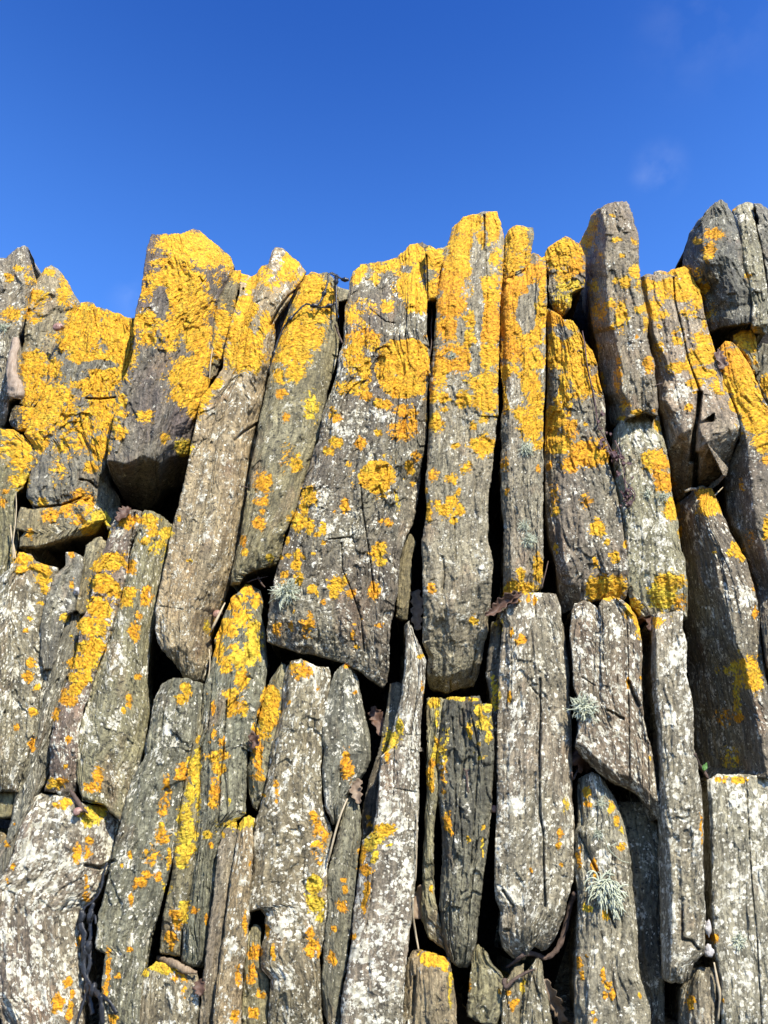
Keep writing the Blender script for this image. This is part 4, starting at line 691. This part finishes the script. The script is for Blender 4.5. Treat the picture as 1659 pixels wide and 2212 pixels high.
# ------------------------------------------------------------------ earth and rubble packed behind the facing stones, and the ground
def box_grid(name, x0, x1, z0, z1, y0, thick, step, m):
    xs = np.arange(x0, x1+step, step); zs = np.arange(z0, z1+step, step); Xg, Zg = np.meshgrid(xs, zs)
    top = np.interp(Xg, TOPX, TOPZ) - .01 + .01*noise(Xg*20, 1.3, 2.2); Zg = np.minimum(Zg, top)
    Yg = y0 + Zg*math.tan(BAT) + fbm(Xg*14, Zg*9, 3., 4)*.03
    fr = np.stack([Xg, Yg, Zg], -1).reshape(-1, 3); bk = np.stack([Xg, Yg*0+y0+thick+Zg*math.tan(BAT)*.0, Zg], -1).reshape(-1, 3)
    nv, nu = Xg.shape; idx = np.arange(nu*nv).reshape(nv, nu); N = nu*nv
    F = [np.stack([idx[:-1, :-1], idx[:-1, 1:], idx[1:, 1:], idx[1:, :-1]], -1).reshape(-1, 4)]
    F.append(F[0][:, ::-1]+N)
    loop = np.r_[idx[0, :-1], idx[:-1, -1], idx[-1, :0:-1], idx[:0:-1, 0]]
    F.append(np.stack([np.roll(loop, -1), loop, loop+N, np.roll(loop, -1)+N], -1))
    me = mesh_from(name, np.concatenate([fr, bk]), np.concatenate(F), m)
    ob = bpy.data.objects.new(name, me); C.objects.link(ob); return ob
tp = np.array(pts("-150,690 30,720 150,740 290,740 330,640 500,650 620,640 735,680 760,650 960,600 1060,560 1090,600 1150,610 1250,620 1300,560 1380,640 1480,650 1540,640 1659,600 1800,600"))
tw = rays(tp[:, 0], tp[:, 1]); kk = (.20+math.tan(BAT)*CAM[2]-CAM[1])/(tw[:, 1]-math.tan(BAT)*tw[:, 2])
TW_ = CAM+tw*kk[:, None]; TOPX, TOPZ = TW_[:, 0], TW_[:, 2]; ztop = TOPZ.max()
core = box_grid('rubble_core', -1.6, 1.6, -.02, float(ztop), .20, .40, .02, M['core'])
core['kind'] = 'stuff'; core['label'] = 'earth and rubble packed in the joints behind the slate slabs, joint shade put into its near-black colour'; core['category'] = 'rubble'
g = bpy.data.meshes.new('ground'); n = 60
gx = np.linspace(-1, 1, n); gx = np.sign(gx)*np.abs(gx)**3*1500; GX, GY = np.meshgrid(gx, gx); idx = np.arange(n*n).reshape(n, n)
gme = mesh_from('ground', np.stack([GX, GY, GX*0], -1).reshape(-1, 3), np.stack([idx[:-1, :-1], idx[:-1, 1:], idx[1:, 1:], idx[1:, :-1]], -1).reshape(-1, 4), M['soil'])
gr = bpy.data.objects.new('ground', gme); gr['kind'] = 'structure'; C.objects.link(gr)

# ------------------------------------------------------------------ small things caught on the wall
def hat(x, y):
    ix = int(np.clip(x/4+10, 1, 458)); iy = int(np.clip(y/4+10, 1, 598)); return float(DM[iy-1:iy+2, ix-1:ix+2].max())
def on_wall(s, lift, clampmin=-.06):
    """traced points seated on the stones; lift in metres above the surface (one number or one per point)"""
    P = pts(s) if isinstance(s, str) else s
    hs_ = np.array([max(hat(x, y), clampmin) for x, y in P]); hs_ = np.convolve(np.pad(hs_, 1, 'edge'), [.25, .5, .25], 'valid')
    return [world(x, y, h+l) for (x, y), h, l in zip(P, hs_, np.broadcast_to(lift, len(P)))]
def at_depth(s, h):
    P = pts(s); hs_ = np.broadcast_to(h, len(P)); return [world(x, y, q) for (x, y), q in zip(P, hs_)]
def smooth_line(P, R, sub=6):
    P = np.array(P); R = np.array(R, float)
    if len(P) < 3: tt = np.linspace(0, 1, sub+1); return np.array([P[0]*(1-t_)+P[1]*t_ for t_ in tt]), np.interp(tt, [0, 1], R)
    Q = np.vstack([2*P[0]-P[1], P, 2*P[-1]-P[-2]]); out = []; ro = []
    for k in range(1, len(Q)-2):
        for j in range(sub):
            u = j/sub; p0, p1, p2, p3 = Q[k-1], Q[k], Q[k+1], Q[k+2]
            out.append(.5*(2*p1+(p2-p0)*u+(2*p0-5*p1+4*p2-p3)*u*u+(3*p1-p0-3*p2+p3)*u**3)); ro.append(R[k-1]*(1-u)+R[k]*u)
    out.append(P[-1]); ro.append(R[-1]); return np.array(out), np.array(ro)
class MB:
    def __init__(s): s.v = []; s.f = []
    def tube(s, P, R, n=7, flat=1., rough=0., sub=6, up=None):
        P, R = smooth_line(P, R, sub); base = len(s.v); up = np.array(NRM if up is None else up, float)
        for k in range(len(P)):
            tg = P[min(k+1, len(P)-1)]-P[max(k-1, 0)]; tg = tg/(np.linalg.norm(tg)+1e-12)
            b_ = np.cross(tg, up); b_ = b_/(np.linalg.norm(b_)+1e-9); c_ = np.cross(b_, tg)
            for j in range(n):
                an = 2*math.pi*j/n; rr = R[k]*(1+rough*float(noise(k*.7, j*1.7, base*.01)))
                s.v.append(P[k]+b_*math.cos(an)*rr+c_*math.sin(an)*rr*flat)
        for k in range(len(P)-1):
            for j in range(n):
                s.f.append((base+k*n+j, base+k*n+(j+1) % n, base+(k+1)*n+(j+1) % n, base+(k+1)*n+j))
        s.f.append(tuple(base+j for j in range(n))[::-1]); s.f.append(tuple(base+(len(P)-1)*n+j for j in range(n)))
    def blob(s, c, ax, rough=.1, nu=14, nv=9, seed=0, rot=None):
        base = len(s.v)
        for a_ in range(nv+1):
            th = math.pi*a_/nv
            for b_ in range(nu):
                ph = 2*math.pi*b_/nu; d = np.array([math.sin(th)*math.cos(ph), math.sin(th)*math.sin(ph), math.cos(th)])
                k = 1+rough*float(noise(d[0]*1.8+seed, d[1]*1.8, d[2]*1.8)); p = d*np.array(ax)*k
                if rot is not None: p = rot@p
                s.v.append(np.array(c)+p)
        for a_ in range(nv):
            for b_ in range(nu): s.f.append((base+a_*nu+b_, base+(a_+1)*nu+b_, base+(a_+1)*nu+(b_+1) % nu, base+a_*nu+(b_+1) % nu))
    def leaf(s, P, Wd, curl=.3, th=.0004, lobes=0):
        """a curled leaf with real thickness along the spine P"""
        P, Wd = smooth_line(P, Wd, 5); base = len(s.v); n = 7
        for sgn in (1, -1):
            for k in range(len(P)):
                tg = P[min(k+1, len(P)-1)]-P[max(k-1, 0)]; tg = tg/(np.linalg.norm(tg)+1e-12); b_ = np.cross(tg, NRM); b_ /= np.linalg.norm(b_)+1e-9; c_ = np.cross(b_, tg)
                wd = Wd[k]*(1+(.35*math.sin(k*1.9) if lobes else 0))
                for j in range(n):
                    u = j/(n-1)*2-1; s.v.append(P[k]+b_*u*wd+c_*(curl*wd*(u*u)+sgn*th+.15*wd*math.sin(k*.9+j)))
        N = len(P)*n
        for k in range(len(P)-1):
            for j in range(n-1):
                a_ = base+k*n+j; s.f.append((a_, a_+1, a_+n+1, a_+n)); s.f.append((a_+N, a_+n+N, a_+n+1+N, a_+1+N))
        rim = [base+j for j in range(n)]+[base+k*n+n-1 for k in range(1, len(P))]+[base+(len(P)-1)*n+j for j in range(n-2, -1, -1)]+[base+k*n for k in range(len(P)-2, 0, -1)]
        for a_, b_ in zip(rim, rim[1:]+rim[:1]): s.f.append((b_, a_, a_+N, b_+N))
    def build(s, name, m, parent=None, origin=None):
        V = np.array(s.v); org = V.mean(0) if origin is None else np.array(origin)
        me = bpy.data.meshes.new(name); me.from_pydata((V-org).tolist(), [], s.f); me.materials.append(m); me.shade_smooth(); me.update()
        ob = bpy.data.objects.new(name, me); C.objects.link(ob)
        if parent is None: ob.location = org
        else: ob.parent = parent; ob.location = org-np.array(parent.location)
        return ob
def tag(o, lab, cat, group=None):
    o['label'] = lab; o['category'] = cat
    if group: o['group'] = group
    return o
mm = .001
# seaweed knot on the skyline: strands with air bladders
BLAD = []
def strand(mb, s, lift, r, bl, depth=None):
    P = on_wall(s, lift, -.02) if depth is None else at_depth(s, depth)
    mb.tube(P, [r]*len(P), 7, .55, .35)
    for x in bl:
        p = P[x]; d = P[min(x+1, len(P)-1)]-P[max(x-1, 0)]; d /= np.linalg.norm(d); m2 = MB()
        m2.tube([p-d*.0075, p-d*.004, p, p+d*.004, p+d*.0075], [r, .0036, .0050, .0036, r], 10, .9); BLAD.append(m2)
w = MB()
strand(w, "B 545,375 540,450 540,520 500,545 440,555 400,545", .006, 1.9*mm, [0, 3])
strand(w, "B 540,365 500,352 492,400 470,470 440,530 410,545 360,535 310,580 265,625 225,680 190,760 170,830 145,930 150,980", [.006]*7+[.003]*7, 1.9*mm, [3, 5, 8, 11, 12], depth=[.03, .032, .03, .028, .026, .024, .022, .02, .014, .006, 0, -.005, -.01, -.01])
strand(w, "B 490,358 520,348 545,365 570,380 595,388 618,384", 0, 1.9*mm, [4], depth=.03)
strand(w, "B 542,400 545,560 545,640", .004, 1.6*mm, [0], depth=[.03, .024, .01])
sw = tag(w.build('bladder_wrack', M['weed']), "black beaded seaweed strand draped over the wall top left of the largest dark slab", "seaweed", "black seaweed caught on the wall")
for m2 in BLAD: m2.build('air_bladder', M['weed'], sw)
w = MB()
for s, r, bl in [("G 640,690 620,760 605,850 560,920 510,960 490,1010 480,1060", 2.2, [5]), ("G 560,930 540,1020 545,1120 530,1200 540,1290 520,1380 560,1450 600,1490 650,1520 700,1600", 4.2, [1, 3, 6]),
                 ("G 480,1020 500,1120 505,1230 500,1330 530,1440 545,1540 560,1600", 4.6, [2, 4]), ("G 600,1490 610,1570 620,1680 630,1760", 4.0, []), ("G 520,1470 490,1560 460,1660 450,1740", 2.6, []), ("G 545,1030 570,1010 575,1060", 2.0, [])]:
    P = on_wall(s, .004, -.008); w.tube(P, [r*mm*.62*(1+.25*math.sin(k*2.1)) for k in range(len(P))], 8, .22, .7)
    for x in bl: w.blob(P[x], (.0045, .0025, .008), .4, seed=x)
tag(w.build('bladder_wrack', M['weed']), "thick clump of black seaweed hanging in the joint at lower left", "seaweed", "black seaweed caught on the wall")

# pale green lichen tufts
def tuft(s, R, n, lab, seed, flat=.35, wid=.9, droop=.0, name='lichen_tuft', spread=1.):
    (x, y), = pts(s); h0 = hat(x, y); c = world(x, y, h0-.001); rr = random.Random(seed); w = MB()
    for k in range(n):
        an = rr.uniform(0, 2*math.pi); L = R*rr.uniform(.45, 1.0); e = rr.uniform(.15, 1.0)
        d = np.array([math.cos(an), 0, 0]) + UP*math.sin(an); P = [c + (np.array([1., 0, 0])*rr.uniform(-1, 1)+UP*rr.uniform(-1, 1))*R*.26]
        bend = rr.uniform(-2.3, 2.3); dirv = d*e*spread + NRM*(1.05-e)*.9; nst = 6
        for j in range(1, nst):
            an += bend*.28; d2 = np.array([math.cos(an), 0, 0]) + UP*math.sin(an); dirv = .7*dirv+.3*(d2*e*spread+NRM*(.3-.14*j)); dirv = dirv - UP*droop*.12*j
            dirv = dirv/np.linalg.norm(dirv); P.append(P[-1]+dirv*L/nst)
        r0 = wid*1.8*mm*rr.uniform(.45, 1.1); w.tube(P, list(np.linspace(r0*.8, r0*.3, nst)), 5, flat, .4, 2)
        if rr.random() < .5:
            q = P[3]; d3 = P[4]-P[3]+np.cross(P[4]-P[3], NRM)*rr.choice([-.8, .8]); w.tube([q, q+d3*.8, q+d3*1.5], [r0*.6, r0*.4, r0*.15], 5, flat, 0, 2)
    tag(w.build(name, M['tuft'], origin=c), lab, "lichen", "pale green lichen tufts growing on the stones")
tuft("E 245,700", .032, 130, "wispy pale green lichen tuft at the lower left edge of the largest dark slab", 1, droop=.3, wid=.8)
tuft("F 212,20", .022, 80, "upper pale green lichen tuft on the slim pale slab", 2, droop=.9, wid=.7)
tuft("F 195,480", .017, 45, "thin sparse lichen tuft midway down the slim pale slab", 3, wid=.55, droop=.4)
tuft("F 230,570", .021, 75, "lower, bushier pale green lichen tuft on the slim pale slab", 4, wid=.6, droop=.5)
tuft("F 550,1580", .029, 120, "round pale green lichen tuft on the stone with the slanting lower edge", 5, wid=1.0)
tuft("F 940,290", .014, 26, "left of two small curly lichen tufts beside the yellow streak under the tall pillar", 6, wid=.7, droop=.8)
tuft("F 1025,300", .018, 34, "right of two small curly lichen tufts, on the yellow streak under the tall pillar", 7, wid=.7, droop=.6)
tuft("I 685,850", .036, 150, "largest pale green lichen tuft, with broad hanging straps, on the pale curved slab", 8, wid=1.25, droop=.9)
tuft("I 655,330", .014, 34, "faint thin lichen tuft near the top of the pale curved slab", 9, wid=.45)
tuft("I 640,520", .013, 30, "faint thin lichen tuft in the middle of the pale curved slab", 10, wid=.45)
tuft("I 1480,1160", .015, 40, "small flat grey green lichen rosette on the white-crusted slab in the lower right corner", 11, wid=.7, flat=.25, spread=1.6)
tuft("B 1238,848", .012, 50, "small grey green lichen tuft set in the orange lichen of the tall straight slab", 12, wid=.6)
tuft("A 25,680", .016, 60, "grey green lichen tuft at the left edge above the driftwood", 13, wid=.6)
tuft("B 735,368", .011, 34, "whitish lichen tuft on the top left corner of the largest dark slab", 14, wid=.5, spread=1.4)
w = MB(); w.tube(on_wall("I 690,560 700,600 735,645 780,680 828,692", [.002, .006, .006, .005, .003]), [.5*mm]*5, 5); w.tube(on_wall("I 700,592 730,585 748,572", [.006, .007, .006]), [.4*mm]*3, 5)
tag(w.build('lichen_thread', M['tuft']), "single long pale thread of lichen trailing across the pale curved slab", "lichen")

# driftwood, sticks, twigs, straws
w = MB(); P = at_depth("A 95,745 92,790 75,860 72,940 85,1010 95,1070 92,1100", [.01, .014, .016, .018, .016, .012, .008])
w.tube(P, [.0058, .0075, .0078, .0085, .0120, .0135, .0110], 16, .8, .28); tag(w.build('driftwood', M['drift']), "smooth pale lump of driftwood leaning on the stone at the upper left edge", "driftwood")
w = MB(); w.tube(on_wall("G 945,1265 1000,1282 1060,1308 1110,1335 1180,1352", [.004, .009, .009, .008, .004]), [2.6*mm, 3.6*mm, 4.2*mm, 4*mm, 2*mm], 8, .7, .35)
tag(w.build('broken_stick', M['wood']), "short split stick lying on top of the squat stone at lower left", "stick")
TW = "twigs caught between the stones"
for s, lift, r, lab in [
  ("I 90,1320 130,1295 180,1255 210,1235 260,1240 320,1262 370,1240 410,1180 440,1090 470,960 500,870", [.0]*11, [1.4, 1.8, 2.4, 3.4, 3.6, 3.0, 3.2, 3.4, 3.6, 3.6, 3], "thickest brown twig, looping under the foot of the broad twin-ribbed slab"),
  ("I 75,1390 85,1440 130,1400 190,1360 260,1330", .004, [3, 2.4, 1.8, 1.8, 1.2], "dark thin twig below the looping brown twig at the bottom right"),
  ("G 425,260 450,300 480,350 500,372 530,395", .004, [2.2, 2.8, 3.0, 2.2, .8], "stubby brown twig lying over the top of the white-speckled stone at lower left"),
  ("B 1113,562 1118,600 1112,680 1115,760 1105,850", -.0, [1.5, 1.1, 1.0, .9, .8], "thin upright twig in the joint right of the big round yellow rosette"),
  ("B 535,655 548,690 565,735 580,768", .004, [1.9, 1.7, 1.6, 1.5], "grey stick end hanging below the black seaweed knot"),
  ("H 1305,125 1325,150 1328,200 1335,272", .003, [.6, 1.6, 1.3, 1.0], "small reddish twig stuck to the fluted dark stone"),
  ("H 1340,130 1325,150 1330,180", .004, [.6, 1.2, 1.0], "tiny forked twig beside the small reddish twig on the fluted dark stone"),
  ("D 1430,55 1470,65 1490,70", .003, [.7, .9, .6], "tiny dark twig poking from the joint right of the sandy tan slab"),
  ("D 1480,640 1530,620 1610,600", [.004, .012, .004], [.8, .7, .6], "thin twig bridging the joint left of the wispy tuft by the largest dark slab"),
  ("D 1548,605 1570,645 1590,668", .006, [1.6, 1.4, 1.0], "dark stub of twig left of the wispy tuft by the largest dark slab"),
  ("C 985,1205 1010,1198 1028,1192", .006, [.8, .7, .5], "short pale twig poking out below the split slab's dark joint"),
  ("F 340,695 325,760 300,858", .006, [.8, .8, .7], "thin straight twig leaning beside the foot of the slim pale slab"),
  ("F 1160,275 1200,262 1225,262", .004, [2.2, 2.6, 2.2], "pale twig stub lying against the yellow tip of the wedge-shaped stone"),
  ("F 1340,300 1365,275 1388,252", .006, [1.0, .9, .7], "thin pale straw standing up behind the yellow tip of the wedge-shaped stone"),
  ("I 1218,40 1240,95 1270,140 1300,185", .0, [2.2, 2.6, 2.6, 2.0], "brown bramble stem in the joint beside the green seedling"),
  ("I 480,150 490,190 520,130", .003, [1.4, 1.4, .9], "little forked brown twig at the tip of the pale curved slab")]:
    w = MB(); P = on_wall(s, lift, -.035); w.tube(P, [a*mm for a in r], 7, 1, .3); tag(w.build('twig', M['straw'] if 'straw' in lab or 'pale' in lab and 'stub' in lab else M['twig']), lab, 'twig', TW)
GS = "dry grass stalks leaning on the stones"
for s, lift, r, lab in [
  ("D 95,95 98,180 92,280 78,400 80,500", [.004, .01, .012, .012, .004], [.5, .8, .9, .8, .9], "taller of the two dry grass stalks at the left edge"),
  ("D 62,295 72,380 85,440 92,495", [.01, .012, .01, .004], [1.2, 1.4, 1.5, 1.2], "shorter, thicker of the two dry grass stalks at the left edge"),
  ("H 610,308 575,390 540,500 510,620 492,692", [.004, .012, .016, .014, .006], [1.2, 1.3, 1.4, 1.4, 1.0], "pale grass stalk leaning across the gap below the leaf-shaped stone"),
  ("H 1005,905 1003,1000 1020,1120 1038,1218", [.004, .008, .01, .004], [1.1, 1.2, 1.3, 1.1], "thick pale stalk standing on the yellow-capped short brown stone"),
  ("H 1028,385 1027,500 1025,650 1020,800", [.002, .004, .004, .002], [.6, .7, .7, .5], "hair-thin stalk running down the right edge of the tall reddish slab"),
  ("D 1350,760 1320,820 1285,890 1262,940", [.006, .012, .012, .006], [1.0, 2.0, 2.2, 1.0], "pale flat straw lying beside the brown snail shell"),
  ("D 1255,1040 1260,1110 1252,1210", .006, [1.2, .7, .6], "thin straw hanging in the joint below the brown snail shell"),
  ("A 1275,800 1262,900 1258,985", .003, [.8, 1.2, .8], "thin straw in the joint right of the massive brown block"),
  ("I 1335,1290 1355,1400 1372,1500 1360,1640", .002, [1.0, 1.8, 2.0, 1.4], "curved dry stem left of the slab in the lower right corner")]:
    w = MB(); P = on_wall(s, lift, -.03); w.tube(P, [a*mm for a in r], 6, .8, .1); tag(w.build('grass_stalk', M['straw']), lab, 'stalk', GS)

# dead leaves
DL = "dead leaves stuck in the joints"
for s, lift, wd, curl, m, lab in [
  ("D 700,270 735,235 760,205 778,190", .006, [3, 9, 8, 2], .5, 'leaf', "rust brown curled leaf under the massive brown block"),
  ("H 680,340 668,290 660,240 690,195", .006, [2, 7, 8, 3], .7, 'leaf2', "pale tan curled leaf right of the leaf-shaped stone's foot"),
  ("H 1030,1030 1028,960 1035,890 1050,825", .004, [5, 7, 6, 2], .6, 'leaf2', "tan torn leaf hanging in the joint right of the tall reddish slab"),
  ("E 765,1380 775,1430 800,1480 810,1560", -.01, [2, 9, 10, 3], .6, 'leaf', "brown leaf deep in the dark joint right of the leaf-shaped stone"),
  ("D 1495,1580 1515,1570 1530,1600 1505,1630", .006, [3, 7, 7, 3], .7, 'leaf', "small red brown leaf low in the joint left of centre"),
  ("E 1435,835 1480,820 1530,775 1590,730 1659,705", .012, [2, 6, 8, 7, 3], .9, 'leaf', "long curled dark brown leaf lying along the top of the broad twin-ribbed slab"),
  ("F 20,1010 70,960 130,930 170,890", .008, [4, 8, 7, 3], .9, 'leaf', "dark curled leaf on the left shoulder of the broad twin-ribbed slab"),
  ("E 1010,690 1030,770 1025,860 1035,925", -.005, [7, 9, 8, 4], .5, 'leaf2', "grey brown leaf standing in the joint left of the tall straight slab's foot"),
  ("F 900,1060 930,1045 960,1075 945,1110", -.005, [6, 10, 9, 4], .6, 'leaf', "brown leaf in the dark pocket left of the long narrow grey stone"),
  ("I 490,30 530,60 560,100 540,140", -.02, [8, 16, 14, 6], .3, 'leaf', "broad brown leaf in the hole under the stone with the slanting lower edge"),
  ("C 1375,1000 1360,1040 1385,1080 1370,1110", .002, [4, 8, 8, 4], .6, 'leaf', "brown leaf left of the orange yellow band near the right edge"),
  ("G 1190,1400 1200,1440 1210,1490", .004, [3, 7, 3], .6, 'leaf', "crumpled brown leaf right of the squat stone at lower left"),
  ("I 320,1390 350,1480 390,1560 430,1650", -.004, [3, 7, 7, 4], .8, 'leaf2', "long twisted grey leaf in the dark hole at the bottom right"),]:
    w = MB(); P = on_wall(s, lift, -.04); w.leaf(P, [a*mm for a in wd], curl, lobes=1); tag(w.build('dead_leaf', M[m]), lab, 'leaf', DL)

# dried purple-brown plant between two slabs
w = MB(); rr = random.Random(5)
for s in ["C 545,880 560,960 570,1050 590,1160 615,1270 630,1380", "C 630,1370 640,1450 680,1520 720,1600 770,1680", "F 740,-30 770,40 790,120 800,200 810,290 830,350", "F 790,200 840,260 860,300 830,370"]:
    P = on_wall(s, .004, -.012); w.tube(P, [1.0*mm]*len(P), 6, .8, .3)
for k in range(46):
    (x, y) = rr.choice(pts("C 640,1400 660,1450 680,1520 700,1570 740,1620 760,1660 F 760,60 790,140 800,230 820,300 840,340 800,330")); x += rr.uniform(-14, 14); y += rr.uniform(-14, 14)
    h0 = max(hat(x, y), -.012)+rr.uniform(.002, .012); a = rr.uniform(0, 6.28); L = rr.uniform(6, 16)
    w.leaf([world(x, y, h0), world(x+L*.5*math.cos(a), y+L*.5*math.sin(a), h0+.005), world(x+L*math.cos(a), y+L*math.sin(a), h0)], [.6*mm, rr.uniform(1.5, 3.5)*mm, .5*mm], rr.uniform(.3, 1.2))
tag(w.build('dried_plant', M['plant']), "shrivelled purple brown plant stem and leaves hanging in the joint below the dark hollow", "plant")

# snail shells, pebbles, seedling
def snail(s, r, lab, lift=.004, h=None):
    (x, y), = pts(s); c = world(x, y, (hat(x, y) if h is None else h)+lift); w = MB(); P = []; R = []
    for k in range(34):
        a = k/33*2.6*2*math.pi; q = 1-k/36; P.append(c+(np.array([1., 0, 0])*math.cos(a)+UP*math.sin(a))*r*.55*q+NRM*r*.75*(1-q)); R.append(r*.52*q+.0002)
    w.tube(P, R, 10, 1, 0, 1, up=NRM); tag(w.build('snail_shell', M['shell'], origin=c), lab, 'snail shell', 'snail shells on the wall')
snail("A 348,678", .0105, "pinkish snail shell beside the grey green pointed stone on the skyline", h=.0)
snail("D 1303,832", .0078, "brown snail shell in the joint right of the sandy tan slab's foot", .008)
snail("G 465,388", .006, "small snail shell beside the stubby twig at lower left", .006)
snail("H 1490,372", .0055, "small round snail shell in the dark joint left of the broad twin-ribbed slab", 0, -.01)
for s, ax, lab in [("I 1296,1080", (.0036, .003, .0075), "upper, longer white pebble wedged beside the foot of the long narrow grey stone"), ("I 1300,1222", (.0052, .004, .0064), "lower, rounder white pebble wedged beside the foot of the long narrow grey stone"),
                   ("D 460,690", (.0035, .003, .005), "tiny white pebble left of the small dark olive wedge")]:
    (x, y), = pts(s); w = MB(); w.blob(world(x, y, .012 if 'tiny' not in lab else hat(x, y)+.002), ax, .75, seed=len(lab)); tag(w.build('pebble', M['pebble']), lab, 'pebble', 'white pebbles wedged in the joints')
w = MB(); w.tube(at_depth("I 1275,150 1274,138", [.005, .02]), [.6*mm, .5*mm], 5)
sg = tag(w.build('seedling', M['green']), "tiny green seedling sprouting between stones at lower right", "plant")
for q_, wd_ in (("I 1275,138 1282,120 1290,92", 3), ("I 1272,138 1270,118 1276,104", 1.6)):
    w = MB(); w.leaf(at_depth(q_, .02), [.7*mm, wd_*mm, .5*mm], .3); w.build('leaf', M['green'], sg)
